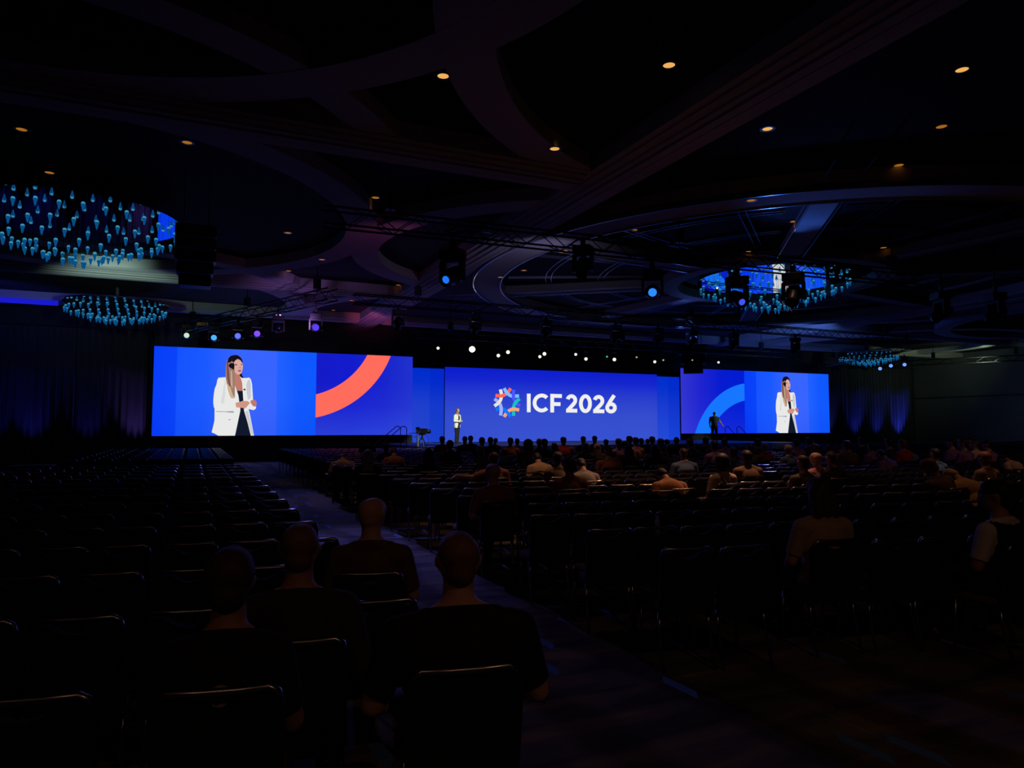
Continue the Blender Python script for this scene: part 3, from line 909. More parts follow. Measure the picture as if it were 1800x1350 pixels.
LFT = [(328, 589, (200, 235, 205), 1.0, 'lamp with a pale green lens at the far left of the slanting truss'), (376, 593, (70, 170, 255), 1.2, 'lamp with a pale blue lens over the left screen'),
       (418, 590, (90, 110, 255), 1.3, 'lamp with a blue-violet lens over the left screen'), (452, 586, (120, 70, 255), 1.3, 'lamp with a violet lens over the left screen'),
       (489, 577, None, 1, 'unlit lamp with a blue-edged shade over the left screen'), (555, 575, (90, 60, 245), 1.1, 'lamp with a deep violet lens at the near end of the left truss')]
for x, y, c, s_, lb in LFT:
    p = on_line(x, y, *T1)
    moving_head((p.x, p.y, p.z + .62), lb, c, s_, 1.15, hang=6.37)
for x, y, lb in ((1520, 647, 'first of the four blue lamps right of the right screen'), (1547, 648, 'second of the four blue lamps right of the right screen'),
                 (1566, 643, 'third and brightest of the four blue lamps right of the right screen'), (1590, 641, 'last of the four blue lamps right of the right screen')):
    p = on_line(x, y, (46.5, 37.6), (50.5, 30.5)); c = None if x < 1530 else (110, 165, 255)
    moving_head((p.x, p.y, p.z + .66), lb, c, 1.1, 1.2, hang=6.3)
truss('lighting_truss', (45.8, 38.8, 6.47), (51.5, 28.7, 6.47), 'dark lattice truss at the far right over the right drapes', .36)

# small profile spotlights of the stage front
bm = bmesh.new(); lathe(bm, [(.07, -.24), (.10, -.18), (.10, .02), (.075, .06), (.075, .26), (.09, .30), (.085, .285)], 14, Matrix.Rotation(R(-90), 4, 'X'), cap=False)
o = obj('body', bm, M_BLACK); prof_me = o.data; bpy.data.objects.remove(o)
bm = bmesh.new(); box(bm, -.13, -.11, -.02, .02, -.02, .32); box(bm, .11, .13, -.02, .02, -.02, .32); box(bm, -.13, .13, -.02, .02, .30, .33)
o = obj('bracket', bm, M_BLACK); brk_me = o.data; bpy.data.objects.remove(o)
m_pw = lens_mat((250, 248, 226), 1.2); m_pk = emit('brightest_lens', (1.0, 0.98, 0.75), 7.0, False); m_pg = lens_mat((70, 210, 170), .8); m_pd = lens_mat((190, 180, 140), .8)
PRO = [(770, 612, .10, m_pw), (830, 614, .2, m_pk), (876, 625, .12, m_pw), (893, 619, .13, m_pw), (949, 627, .11, m_pw), (957, 622, .13, m_pw), (1012, 623, .10, m_pw), (1030, 631, .12, m_pw),
       (1067, 627, .07, m_pg), (1080, 632, .13, m_pw), (1119, 628, .07, m_pd), (1151, 636, .11, m_pw), (1166, 633, .07, m_pd), (1217, 633, .06, m_pd), (1263, 637, .09, m_pw)]
for n, (x, y, r_, m_) in enumerate(PRO):
    r_ = r_ * .7; p = aty(x, y, 31.4)
    e = empty('stage_spotlight', p)
    to = CAM - p; e.rotation_euler = (0, 0, -math.atan2(to.x, to.y))
    b_ = inst('body', prof_me, e, (0, -.30, .04), (R(-6), 0, 0)); inst('bracket', brk_me, e, (0, -.34, .08))
    bm = bmesh.new(); bar(bm, (0, -.34, .38), (0, -.34, max(.5, 5.96 - p.z)), .016, 6); zt = max(.5, 5.96 - p.z); box(bm, -.02, .02, -.62, -.06, zt - .02, zt + .02); obj('hanging_pipe', bm, M_BLACK, e)
    bm = bmesh.new(); lathe(bm, [(r_, .0), (r_ * .7, .02), (.01, .03)], 16, Matrix.Rotation(R(-90), 4, 'X')); obj('lens', bm, m_, e, True)
    lb = 'brightest white stage spotlight, above the speaker' if n == 1 else 'small %s stage spotlight, %s from the left in the row over the stage' % ('green' if m_ is m_pg else 'dim' if m_ is m_pd else 'white', ORD[n + 1])
    tag(e, lb, 'spotlight', 'spotlights over the stage front')

# ------------------------------------------------------------------ hanging loudspeakers
def line_array(x, y0, y1, Y, w, n, label, taper=0.0):
    a, b = aty(x, y0, Y), aty(x, y1, Y)
    e = empty('line_array_loudspeaker', (a.x, Y, b.z))
    to = CAM - a; e.rotation_euler = (0, 0, math.atan2(-to.x, to.y) + math.pi)
    h = (a.z - b.z) / n
    for i in range(n):
        z0 = i * h
        s_ = 1 - taper * max(0, (2 - i)) / 2
        bm = rbox(-w / 2 * s_, w / 2 * s_, -.25, .25, z0 + .012, z0 + h - .012, .02, 1)
        o = obj('cabinet', bm, M_BLACK, e)
        bm = bmesh.new(); box(bm, -w / 2 * s_ + .06, w / 2 * s_ - .06, -.262, -.25, z0 + .04, z0 + h - .04); obj('grille', bm, mat('black_grille', (.02, .02, .022), .6), o)
    for s_ in (-1, 1):
        bm = bmesh.new(); bar(bm, (s_ * w * .3, 0, a.z - b.z), (s_ * w * .3, 0, REC - b.z - .02), .012, 6); obj('rigging_cable', bm, M_BLACK, e)
    tag(e, label, 'loudspeaker', 'hanging loudspeakers')


line_array(345, 398, 506, 17.5, .86, 5, 'black hanging loudspeaker stack beside the big left chandelier', .22)
line_array(1218, 606, 657, 32.5, 1.55, 3, 'black hanging loudspeaker overlapping the top of the right screen', .3)

# ------------------------------------------------------------------ drapes
def drape(x0, x1, label, grp, seed):
    rnd = random.Random(seed)
    bm = bmesh.new(); n = 40; ph = rnd.uniform(0, 6); rows = [0.0, .8, 2.2, 4.2, 6.58]
    grid = []
    for zi, z in enumerate(rows):
        line = []
        for i in range(n + 1):
            u = i / n
            amp = .09 * (1.15 - .08 * zi)
            y = 39.75 + amp * math.sin(u * 2 * math.pi * 5 + ph) + .035 * math.sin(u * 2 * math.pi * 11.3 + ph * 2)
            line.append(bm.verts.new((x0 + (x1 - x0) * u, y, z)))
        grid.append(line)
    for a, b in zip(grid, grid[1:]):
        for i in range(n): bm.faces.new((a[i], a[i + 1], b[i + 1], b[i]))
    o = obj('stage_curtain', bm, M_DRAPE, smooth=True)
    md = o.modifiers.new('thickness', 'SOLIDIFY'); md.thickness = .012
    tag(o, label, 'curtain', grp)


xs = [-9.9 + 1.55 * i for i in range(6)]
for i in range(5):
    drape(xs[i], xs[i + 1] - .01, 'pleated black drape lit blue, %s left of the left screen' % ORD[5 - i], 'drapes left of the screens', i)
xs = [43.75 + 1.75 * i for i in range(7)]
for i in range(6):
    drape(xs[i], xs[i + 1] - .01, 'pleated black drape lit blue, %s right of the right screen' % ORD[i + 1], 'drapes right of the screens', 20 + i)
for x0, x1, lb in ((-10.2, -2.05, 'thin rail over the left drapes'), (43.6, 54.6, 'thin rail over the right drapes')):
    bm = bmesh.new(); bar(bm, (x0, 39.75, 6.63), (x1, 39.75, 6.63), .03, 8)
    tag(obj('drape_rail', bm, M_BLACK), lb, 'curtain rail')
    for x in (x0 + .02, x1 - .02):
        bm = bmesh.new(); bar(bm, (x, 39.75, 0.0), (x, 39.75, 6.6), .03, 8); bar(bm, (x, 39.75, 0), (x, 39.75, .02), .25, 12)
        tag(obj('curtain_post', bm, M_BLACK), 'black post at the %s end of the %s' % ('left' if x < (x0 + x1) / 2 else 'right', lb), 'post')

# red lamp on the right of the drapes, dark red strap by the stage, amber plate on the truss
p = aty(1597, 688, 40.93)
bm = bmesh.new(); lathe(bm, [(.09, 0), (.09, .03), (.05, .06), (.01, .075)], 14, Matrix.Rotation(R(90), 4, 'X'))
box(bm, -.14, .14, 0, .06, -.14, .14)
bm.faces.ensure_lookup_table()
for f in bm.faces[-6:]: f.material_index = 1
o = obj('red_lamp', bm, [emit('red_lamp_glow', B(190, 24, 30), 1, False), M_BLACK]); o.location = p; tag(o, 'small round red lamp right of the right drapes', 'lamp')
a, b = aty(791, 606, 38.2), aty(790, 640, 38.2)
bm = bmesh.new(); n = 8
for i in range(n):
    box(bm, -.07, .07, -.01, .01, (b.z - a.z) * (i + 1) / n, (b.z - a.z) * i / n)
bmesh.ops.remove_doubles(bm, verts=bm.verts[:], dist=1e-4)
box(bm, -.006, .006, -.006, .006, 0, REC - a.z)
o = obj('hoist_bag', bm, mat('dark_red_cloth', (.16, .02, .02), .8)); o.location = a; tag(o, 'slim dark red cloth bag hanging left of the brightest spotlight', 'bag')
p = on_line(356, 569.5, *T1)
bm = rbox(-.24, .24, -.012, .012, -.075, .075, .006, 1); bar(bm, (-.2, 0, .07), (-.2, 0, 6.37 - p.z), .008, 5); bar(bm, (.2, 0, .07), (.2, 0, 6.37 - p.z), .008, 5); box(bm, -.3, .3, -.02, .02, 6.33 - p.z, 6.37 - p.z)
o = obj('amber_plate', bm, mat('amber_plate_paint', (.75, .32, .08), .6)); o.location = p; tag(o, 'small amber plate hung below the left truss', 'sign')

# ------------------------------------------------------------------ steps with handrails, both ends of the stage
def steps(x_edge, side, label, yc=33.85):
    e = empty('stage_steps', (x_edge + side * .7, yc, 0))
    n = 5
    for i in range(n):
        h = SZ - (i + 1) * SZ / (n + 1); d0 = x_edge + side * (.02 + .27 * i); d1 = d0 + side * .30
        pbox('tread', e, M_STAGE, min(d0, d1), max(d0, d1), yc - .5, yc + .5, h - .04, h)
        pbox('riser', e, M_SKIRT, d0 + side * .24 - .01, d0 + side * .24 + .01, yc - .49, yc + .49, 0, h - .04)
    for y in (yc - .55, yc + .55):
        bm = bmesh.new()
        xa = x_edge + side * .06; xb = x_edge + side * 1.35
        pts = [(xa, y, SZ - .16), (xa, y, SZ + .78)] + [(xa + side * .16 * (1 - math.cos(t)), y, SZ + .78 + .14 * math.sin(t)) for t in (R(30), R(60), R(90), R(120))]
        pts += [(xb - side * .06, y, .96), (xb, y, .90), (xb, y, 0)]
        tube(bm, pts, .021, 8)
        o = obj('handrail', bm, M_BLACK, smooth=True); o.parent = e; o.matrix_parent_inverse = Matrix.Translation(-Vector(e.location))
    tag(e, label, 'steps')


steps(SX0, -1, 'steps with two hooped black handrails at the left end of the stage')
steps(SX1, 1, 'steps with black handrails at the right end of the stage, beside the standing man', 36.0)

# ------------------------------------------------------------------ video camera on a tripod, tall vase
p = aty(741, 779, 31.0)
e = empty('video_camera', (p.x, 30.9, SZ)); e.rotation_euler = (0, 0, R(-62))
for k_ in range(3):
    a = R(90 + 120 * k_); bm = bmesh.new()
    bar(bm, (.03 * math.cos(a), .03 * math.sin(a), .42), (.26 * math.cos(a), .26 * math.sin(a), 0.0), .02, 6); obj('tripod_leg', bm, M_BLACK, e)
bm = bmesh.new(); bar(bm, (0, 0, .30), (0, 0, .55), .035, 8); obj('tripod_column', bm, M_BLACK, e)
obj('camera_body', rbox(-.11, .11, -.30, .22, .58, .82, .02, 2), M_BLACK, e)
obj('tripod_head', rbox(-.09, .09, -.12, .12, .52, .59, .015, 1), M_BLACK, e)
bm = bmesh.new(); lathe(bm, [(.07, .20), (.075, .34), (.10, .36), (.10, .46), (.07, .45)], 14, Matrix.Translation((0, 0, .68)) @ Matrix.Rotation(R(-90), 4, 'X')); obj('camera_lens', bm, M_BLACK, e, True)
obj('viewfinder', rbox(-.16, -.10, -.25, -.05, .76, .88, .01, 1), M_BLACK, e)
bm = bmesh.new(); tube(bm, [(.05, -.1, .57), (.10, -.35, .50), (.14, -.62, .44)], .014, 6); obj('pan_handle', bm, M_BLACK, e)
bm = bmesh.new(); tube(bm, [(-.05, -.1, .57), (-.10, -.40, .62), (-.14, -.70, .60)], .014, 6); obj('pan_handle', bm, M_BLACK, e)
bm = bmesh.new(); tube(bm, [(.1, .1, .6), (.22, .16, .4), (.26, .12, .15), (.2, .05, .02)], .01, 6); obj('cable', bm, M_BLACK, e)
tag(e, 'black video camera on a tripod at the left corner of the stage', 'video camera')
p = aty(729.5, 781.5, 31.0)
e = empty('floor_vase', (p.x, 30.6, SZ))
bm = bmesh.new(); lathe(bm, [(.055, 0), (.06, .04), (.045, .2), (.05, .38), (.035, .47), (.04, .50)], 14)
obj('vase', bm, mat('pale_green_glass', (.60, .66, .42), .25), e, True)
rnd = random.Random(3)
bm = bmesh.new()
for i in range(16):
    a = rnd.uniform(0, 6.28); q = Vector((.13 * math.cos(a) * rnd.random(), .13 * math.sin(a) * rnd.random(), rnd.uniform(.62, .86)))
    bar(bm, (0, 0, .48), q, .003, 4); lathe(bm, [(.004, -.012), (.014, 0), (.004, .012)], 6, Matrix.Translation(q))
o = obj('sprigs', bm, mat('white_sprig', (.5, .5, .48), .7), e); o['kind'] = 'stuff'
tag(e, 'slim pale green vase with fine white sprigs beside the video camera', 'vase')

# ================================================================== CHAIRS
M_CHB = mat('black_chair_fabric', (0.010, 0.010, 0.013), 0.9, noise=0.3, nscale=60)
M_CHS = mat('brown_chair_fabric', (0.13, 0.07, 0.05), 0.9, noise=0.25, nscale=60)
M_CHF = mat('chair_frame_metal', (0.34, 0.35, 0.38), 0.28, 1.0)


def bm_seat():
    bm = rbox(-.20, .20, -.19, .24, .40, .475, .028, 3); return bm


def bm_back():
    bm = bmesh.new()
    n = 12; f_, b_ = [], []
    outline = [(-.208, .40), (.208, .40), (.221, .835), (.208, .866), (.15, .874)]
    for i in range(n + 1):
        u = 1 - 2 * i / n
        x = .105 * u
        outline.append((x, .874 - .052 * math.cos(u * math.pi / 2) ** .8 if abs(u) < 1 else .874))
    outline += [(-.15, .874), (-.208, .866), (-.221, .835)]
    for x, z in outline:
        y = -.205 - .10 * (z - .44) + .10 * x * x
        f_.append(bm.verts.new((x, y + .024, z))); b_.append(bm.verts.new((x, y - .024, z)))
    m_ = len(outline)
    for i in range(m_):
        bm.faces.new((b_[i], b_[(i + 1) % m_], f_[(i + 1) % m_], f_[i]))
    bm.faces.new(b_[::-1]); bm.faces.new(f_)
    bmesh.ops.triangulate(bm, faces=[f for f in bm.faces if len(f.verts) > 4])
    return bm


def bm_frame(n=8):
    bm = bmesh.new()
    tube(bm, [(-.20, -.175, .42), (-.203, -.227, .70), (-.203, -.241, .845), (-.194, -.247, .880), (-.165, -.250, .896), (-.06, -.248, .890), (.06, -.248, .890),
              (.165, -.250, .896), (.194, -.247, .880), (.203, -.241, .845), (.203, -.227, .70), (.20, -.175, .42)], .0155, n)
    return bm


def bm_leg(sx, front, n=8):
    bm = bmesh.new()
    if front: tube(bm, [(sx * .19, .19, .41), (sx * .192, .20, .20), (sx * .195, .205, 0)], .0125, n)
    else: tube(bm, [(sx * .195, -.16, .42), (sx * .20, -.175, .30), (sx * .203, -.21, .15), (sx * .205, -.26, 0)], .0125, n)
    return bm


CH = []
for nm, bm, m_, sm in [('seat', bm_seat(), M_CHS, True), ('backrest', bm_back(), M_CHB, False), ('back_frame', bm_frame(), M_CHF, True),
                       ('leg', bm_leg(1, True), M_CHF, True), ('leg', bm_leg(-1, True), M_CHF, True), ('leg', bm_leg(1, False), M_CHF, True), ('leg', bm_leg(-1, False), M_CHF, True)]:
    o = obj(nm, bm, m_, smooth=sm); CH.append((nm, o.data)); bpy.data.objects.remove(o)
# the same chair as one mesh for places where its parts cannot be told apart
bmA = bmesh.new()
for bm_, mi in ((bm_seat(), 0), (bm_back(), 1), (bm_frame(5), 2), (bm_leg(1, True, 5), 2), (bm_leg(-1, True, 5), 2), (bm_leg(1, False, 5), 2), (bm_leg(-1, False, 5), 2)):
    me_ = bpy.data.meshes.new('t'); bm_.to_mesh(me_); bm_.free()
    n0 = len(bmA.faces); bmA.from_mesh(me_); bmA.faces.ensure_lookup_table()
    for f in bmA.faces[n0:]: f.material_index = mi
    bpy.data.meshes.remove(me_)
o = obj('banquet_chair', bmA, [M_CHS, M_CHB, M_CHF]); CH1 = o.data; bpy.data.objects.remove(o)


def chair(x, y, rz, label, grp, parts=True):
    if parts:
        e = empty('banquet_chair', (x, y, 0), rz)
        for nm, me in CH: inst(nm, me, e)
    else:
        e = inst('banquet_chair', CH1, None, (x, y, 0), (0, 0, rz))
    tag(e, label, 'chair', grp)
    return e


PITCH_C, ROW = .445, 1.1


def slope(x):
    return -.2 + .2 * (x - 3.4) / 17.25 if x > 3.4 else -.2


def yshift(x):
    return -.2 * (x - 3.4) + .1 * (x - 3.4) ** 2 / 17.25 if x > 3.4 else -.2 * (x - 3.4)


seats = []   # (x, y, rz, block, row, seat)
# left of the aisle: aisle-end back corner at X = 1.15
for blk, r0, rn in ((0, 2.50, 15), (2, 21.9, 10)):
    for r in range(rn):
        ya = r0 + ROW * r
        for s_ in range(22):
            x = .93 - PITCH_C * .98 * s_ - (.05 if s_ >= 3 else 0)
            yb = ya + .04 - .2 * (x - 1.15)
            if yb < 17 or x > -3.2: seats.append((x, yb + .24, math.atan(-.2), blk, r, s_))
# right of the aisle
for r in range(24):
    s_ = 0
    x = 3.42
    while x < 52:
        sl = slope(x)
        yb = 4.30 + ROW * r + yshift(x)
        blk = 1
        if not (HC - 1.0 < x < HC + 1.0) and yb > 1.2 and (yb < 28.3 or (x < 9.0)):
            seats.append((x, yb + .24, math.atan(sl), blk, r, s_))
        s_ += 1
        x += PITCH_C * math.cos(math.atan(sl)) * (1.02)

# ================================================================== PEOPLE
def capsule(bm, a, ra, b, rb):
    a, b = Vector(a), Vector(b); d = b - a; L_ = d.length
    q = (d if L_ > 1e-6 else Vector((0, 0, 1))).to_track_quat('Z', 'Y')
    prof = [(max(ra * math.sin(t), .0004), -ra * math.cos(t)) for t in (R(2), R(25), R(48), R(70), R(90))]
    prof += [(max(rb * math.cos(t), .0004), L_ + rb * math.sin(t)) for t in (0, R(20), R(42), R(65), R(88))]
    lathe(bm, prof, 14, Matrix.Translation(a) @ q.to_matrix().to_4x4())


def ellipsoid(bm, c, r, rot=None):
    Mx = Matrix.Translation(c) @ (rot or Matrix.Identity(4)) @ Matrix.Diagonal((*r, 1))
    bmesh.ops.create_icosphere(bm, subdivisions=3, radius=1.0, matrix=Mx)


def remesh(shapes, voxel, sm=4, name='body'):
    """one continuous surface out of overlapping limbs; shapes: ('c',tag,a,ra,b,rb) or ('e',tag,c,r)"""
    bm = bmesh.new()
    for s_ in shapes:
        if s_[0] == 'c': capsule(bm, *s_[2:])
        else: ellipsoid(bm, *s_[2:])
    me = bpy.data.meshes.new(name); bm.to_mesh(me); bm.free()
    o = bpy.data.objects.new(name, me); link(o)
    md = o.modifiers.new('r', 'REMESH'); md.mode = 'VOXEL'; md.voxel_size = voxel
    md2 = o.modifiers.new('s', 'SMOOTH'); md2.factor = .5; md2.iterations = sm
    bpy.context.view_layer.update()
    dg = bpy.context.evaluated_depsgraph_get()
    out = bpy.data.meshes.new_from_object(o.evaluated_get(dg))
    bpy.data.objects.remove(o); bpy.data.meshes.remove(me)
    for p in out.polygons: p.use_smooth = True
    return out


def tags_of(me, shapes):
    co = np.empty(len(me.vertices) * 3); me.vertices.foreach_get('co', co); co = co.reshape(-1, 3)
    best = np.full(len(co), 1e9); idx = np.zeros(len(co), int)
    for i, s_ in enumerate(shapes):
        if s_[0] == 'c':
            a, ra, b, rb = np.array(s_[2]), s_[3], np.array(s_[4]), s_[5]
            ab = b - a; L2 = max(ab @ ab, 1e-9)
            t = np.clip((co - a) @ ab / L2, 0, 1)
            d = np.linalg.norm(co - (a + t[:, None] * ab), axis=1) - (ra + (rb - ra) * t)
        else:
            c, r = np.array(s_[2]), np.array(s_[3])
            q = np.linalg.norm((co - c) / r, axis=1); d = (q - 1) * r.min()
        m_ = d < best; best[m_] = d[m_]; idx[m_] = i
    names = [s_[1] for s_ in shapes]
    return [names[i] for i in idx], co


def sub_mesh(me, keep, off, name, cuts=()):
    """garment: the part of the body surface where keep(vertex) holds, moved outward, trimmed by planes at collar and cuffs"""
    bm = bmesh.new(); bm.from_mesh(me); bm.verts.ensure_lookup_table()
    dele = [f for f in bm.faces if not all(keep[v.index] for v in f.verts)]
    nor = {v: v.normal.copy() for v in bm.verts}
    bmesh.ops.delete(bm, geom=dele, context='FACES')
    for v in bm.verts:
        v.co += nor[v] * (off(v.co) if callable(off) else off)
    for co_, no_, rad in cuts:
        co_ = Vector(co_)
        fs_ = [f for f in bm.faces if (f.calc_center_median() - co_).length < rad]
        g = set(fs_)
        for f in fs_: g.update(f.edges); g.update(f.verts)
        bmesh.ops.bisect_plane(bm, geom=list(g), plane_co=co_, plane_no=Vector(no_).normalized(), clear_outer=True)
    out = bpy.data.meshes.new(name); bm.to_mesh(out); bm.free()
    for p in out.polygons: p.use_smooth = True
    return out


def fingers(out, wrist, d, side, palm_n, curl=.5, s=1.0):
    """palm, four fingers of unequal length and a thumb leaving the side of the palm"""
    d = Vector(d).normalized(); n = Vector(palm_n).normalized(); lat = d.cross(n).normalized() * side
    w = Vector(wrist)
    out.append(('c', 'hand', tuple(w), .026 * s, tuple(w + d * .05 * s), .030 * s))
    out.append(('c', 'hand', tuple(w + d * .05 * s - lat * .018 * s), .020 * s, tuple(w + d * .05 * s + lat * .018 * s), .020 * s))
    for k_, (o_, l_) in enumerate(((-.032, .062), (-.011, .074), (.011, .070), (.031, .054))):
        b0 = w + d * .07 * s + lat * o_ * s
        b1 = b0 + (d * (1 - .3 * curl) + n * .5 * curl) * l_ * .5 * s
        b2 = b1 + (d * (1 - .9 * curl) + n * 1.0 * curl) * l_ * .5 * s
        out.append(('c', 'hand', tuple(b0), .0095 * s, tuple(b1), .009 * s)); out.append(('c', 'hand', tuple(b1), .009 * s, tuple(b2), .0075 * s))
    t0 = w + d * .025 * s - lat * .03 * s; t1 = t0 + (d * .6 - lat * .5 + n * .4) * .04 * s; t2 = t1 + (d * .8 + n * .5) * .028 * s
    out.append(('c', 'hand', tuple(t0), .011 * s, tuple(t1), .010 * s)); out.append(('c', 'hand', tuple(t1), .010 * s, tuple(t2), .008 * s))


def head_shapes(c, up, fwd, s=1.0):
    up, fwd = Vector(up).normalized(), Vector(fwd).normalized(); c = Vector(c)
    lat = fwd.cross(up).normalized()
    P = lambda a, b, d: tuple(c + lat * a * s + fwd * b * s + up * d * s)
    return [('c', 'head', P(0, -.026, .020), .080 * s, P(0, .018, .026), .077 * s), ('c', 'head', P(0, .012, -.045), .060 * s, P(0, .05, -.080), .034 * s),
            ('c', 'head', P(0, -.030, -.018), .070 * s, P(0, -.012, -.060), .060 * s), ('c', 'head', P(0, .03, .0), .068 * s, P(0, .045, -.05), .048 * s),
            ('c', 'face', P(0, .092, .008), .011 * s, P(0, .112, -.024), .014 * s),
            ('c', 'ear', P(.076, -.004, -.016), .012 * s, P(.081, -.012, .010), .015 * s), ('c', 'ear', P(-.076, -.004, -.016), .012 * s, P(-.081, -.012, .010), .015 * s)]


def seated(lean=0.0, side=0.0, head=(0, 0), arm=None, girth=1.0, down=0.0, backlean=0.0):
    """shapes of a seated figure facing +Y with its seat point above the origin"""
    piv = Vector((0, -.07, .50))
    Rx = Matrix.Rotation(-lean, 3, 'X') @ Matrix.Rotation(side, 3, 'Y')
    U = lambda x, y, z: tuple(piv + Rx @ Vector((x, y, z)))
    g = girth
    sh = [('e', 'hip', (0, -.04, .53), (.185 * g, .15 * g, .12)), ('e', 'torso', U(0, .01, .14), (.165 * g, .125 * g, .16)), ('e', 'torso', U(0, -.005, .31), (.178 * g, .118 * g, .19)),
          ('c', 'torso', U(-.155 * g, -.01, .425), .066, U(.155 * g, -.01, .425), .066), ('c', 'torso', U(-.11 * g, -.01, .45), .05, U(0, -.008, .505), .062), ('c', 'torso', U(.11 * g, -.01, .45), .055, U(0, -.008, .505), .062),
          ('c', 'neck', U(0, -.002, .49), .066, U(0, .014, .58), .060)]
    Rh = Rx @ Matrix.Rotation(head[0], 3, 'Z') @ Matrix.Rotation(-down, 3, 'X') @ Matrix.Rotation(head[1], 3, 'Y')
    hc = Vector(U(0, .018, .575)) + Rh @ Vector((0, .01, .10))
    sh += head_shapes(hc, Rh @ Vector((0, 0, 1)), Rh @ Vector((0, 1, 0)))
    for s_ in (-1, 1):
        so = U(s_ * .185 * g, -.01, .425)
        if arm == s_:
            el = U(s_ * .40, -.05, .36); wr = (s_ * .68, -.20, .90)
            sh += [('c', 'uarm', so, .060, el, .047), ('c', 'farm', el, .044, wr, .030)]
            fingers(sh, wr, (s_ * .8, -.1, -.35), s_, (0, -.3, -1), .6)
        else:
            el = Vector(U(s_ * .255 * g, .03, .17)); wr = Vector((s_ * .10, el.y + .26, .63 + .02 * s_))
            sh += [('c', 'uarm', so, .060, tuple(el), .047), ('c', 'farm', tuple(el), .045, tuple(wr), .030)]
            fingers(sh, tuple(wr), (-s_ * .5, .8, -.15), s_, (0, 0, -1), .5)
        sh += [('c', 'leg', (s_ * .09, 0, .535), .095 * g, (s_ * .105, .40, .53), .066), ('c', 'leg', (s_ * .105, .40, .53), .064, (s_ * .105, .43, .12), .045),
               ('c', 'shoe', (s_ * .105, .40, .05), .046, (s_ * .115, .56, .042), .038)]
    global CUTN
    CUTN = (U(0, .0, .512), tuple(Rx @ Vector((0, .32, 1))), .16)
    return sh, hc, Rh


def hair_mesh(kind, hc, Rh):
    c = Vector(hc); Q = lambda x, y, z: tuple(c + Rh @ Vector((x, y, z)))
    if kind == 'bald': return None
    sh = []
    if kind in ('short', 'thin'):
        t = .0 if kind == 'short' else -.004
        sh = [('c', 'h', Q(0, -.03, .03), .085 + t, Q(0, .018, .040), .078 + t), ('c', 'h', Q(0, -.045, -.03), .066 + t, Q(0, -.03, .02), .074 + t)]
    elif kind == 'crop':
        sh = [('c', 'h', Q(0, -.03, .035), .090, Q(0, .022, .046), .080), ('c', 'h', Q(0, -.05, -.03), .070, Q(0, -.03, .02), .078)]
    elif kind in ('long', 'bun', 'pony'):
        sh = [('c', 'h', Q(0, -.03, .03), .093, Q(0, .02, .042), .084)]
        if kind == 'long':
            for a in (-.055, -.02, .02, .055):
                sh.append(('c', 'h', Q(a, -.055, .0), .056, Q(a * 1.35, -.10, -.20), .040))
                sh.append(('c', 'h', Q(a * 1.35, -.10, -.20), .042, Q(a * 1.2, -.125, -.32), .026))
            for s_ in (-1, 1): sh.append(('c', 'h', Q(s_ * .07, -.02, .02), .034, Q(s_ * .082, -.03, -.16), .026))
        elif kind == 'bun':
            for a in (-.05, 0, .05): sh.append(('c', 'h', Q(a, -.05, .0), .056, Q(a * 1.5, -.085, -.14), .044))
            for s_ in (-1, 1): sh.append(('c', 'h', Q(s_ * .07, -.03, .02), .036, Q(s_ * .088, -.05, -.13), .030))
            sh.append(('e', 'h', Q(.03, -.05, .135), (.042, .040, .036)))
        else:
            sh += [('c', 'h', Q(0, -.05, -.03), .066, Q(0, -.03, .02), .078), ('c', 'h', Q(0, -.11, .03), .036, Q(0, -.16, -.16), .020)]
    elif kind == 'bob':
        sh = [('e', 'h', Q(0, -.02, .03), (.115, .11, .11)), ('e', 'h', Q(0, -.045, -.05), (.125, .085, .10))]
    elif kind == 'cap':
        sh = [('c', 'h', Q(0, -.025, .045), .086, Q(0, .02, .050), .083), ('c', 'h', Q(-.05, .09, .035), .012, Q(.05, .09, .035), .012), ('c', 'h', Q(-.03, .15, .025), .009, Q(.03, .15, .025), .009),
              ('c', 'h', Q(0, .07, .04), .03, Q(0, .13, .03), .012)]
    return remesh(sh, .011, 3, 'hair')


def keep_fn(tg, co, names, extra=None):
    s_ = set(names)
    return [(t in s_) and (extra is None or extra(c)) for t, c in zip(tg, co)]


M_SKIN = {'fair': mat('fair_skin', (.55, .33, .25), .55), 'tan': mat('tan_skin', (.38, .20, .13), .55), 'brown': mat('brown_skin', (.16, .08, .05), .55)}
M_TROU = mat('dark_trousers', (.02, .02, .026), .9)
M_SHOE = mat('dark_shoes', (.015, .015, .016), .5)
HAIRC = {'black': (.008, .007, .007), 'brown': (.05, .026, .015), 'red': (.16, .055, .022), 'blond': (.42, .29, .17), 'grey': (.30, .29, .29), 'white': (.6, .58, .55), 'tan': (.32, .23, .15), 'cropped': (.16, .085, .055)}


def hmat(c): return mat(c + '_hair', HAIRC[c], .6, noise=.3, nscale=40)


POSES = {
    'up': dict(), 'wide': dict(girth=1.22), 'left': dict(head=(R(28), 0)), 'right': dict(head=(R(-30), 0)), 'tilt': dict(head=(R(-12), R(14)), side=R(3)),
    'lean': dict(lean=R(24), down=R(24)), 'bow': dict(lean=R(36), down=R(38), girth=1.08), 'slant': dict(lean=R(12), side=R(-9), head=(R(18), R(-8)), down=R(10), girth=1.08),
    'arm': dict(arm=-1, lean=R(4)), 'narrow': dict(girth=.86),
}
BODY = {}
GARB = {}
HAIR = {}


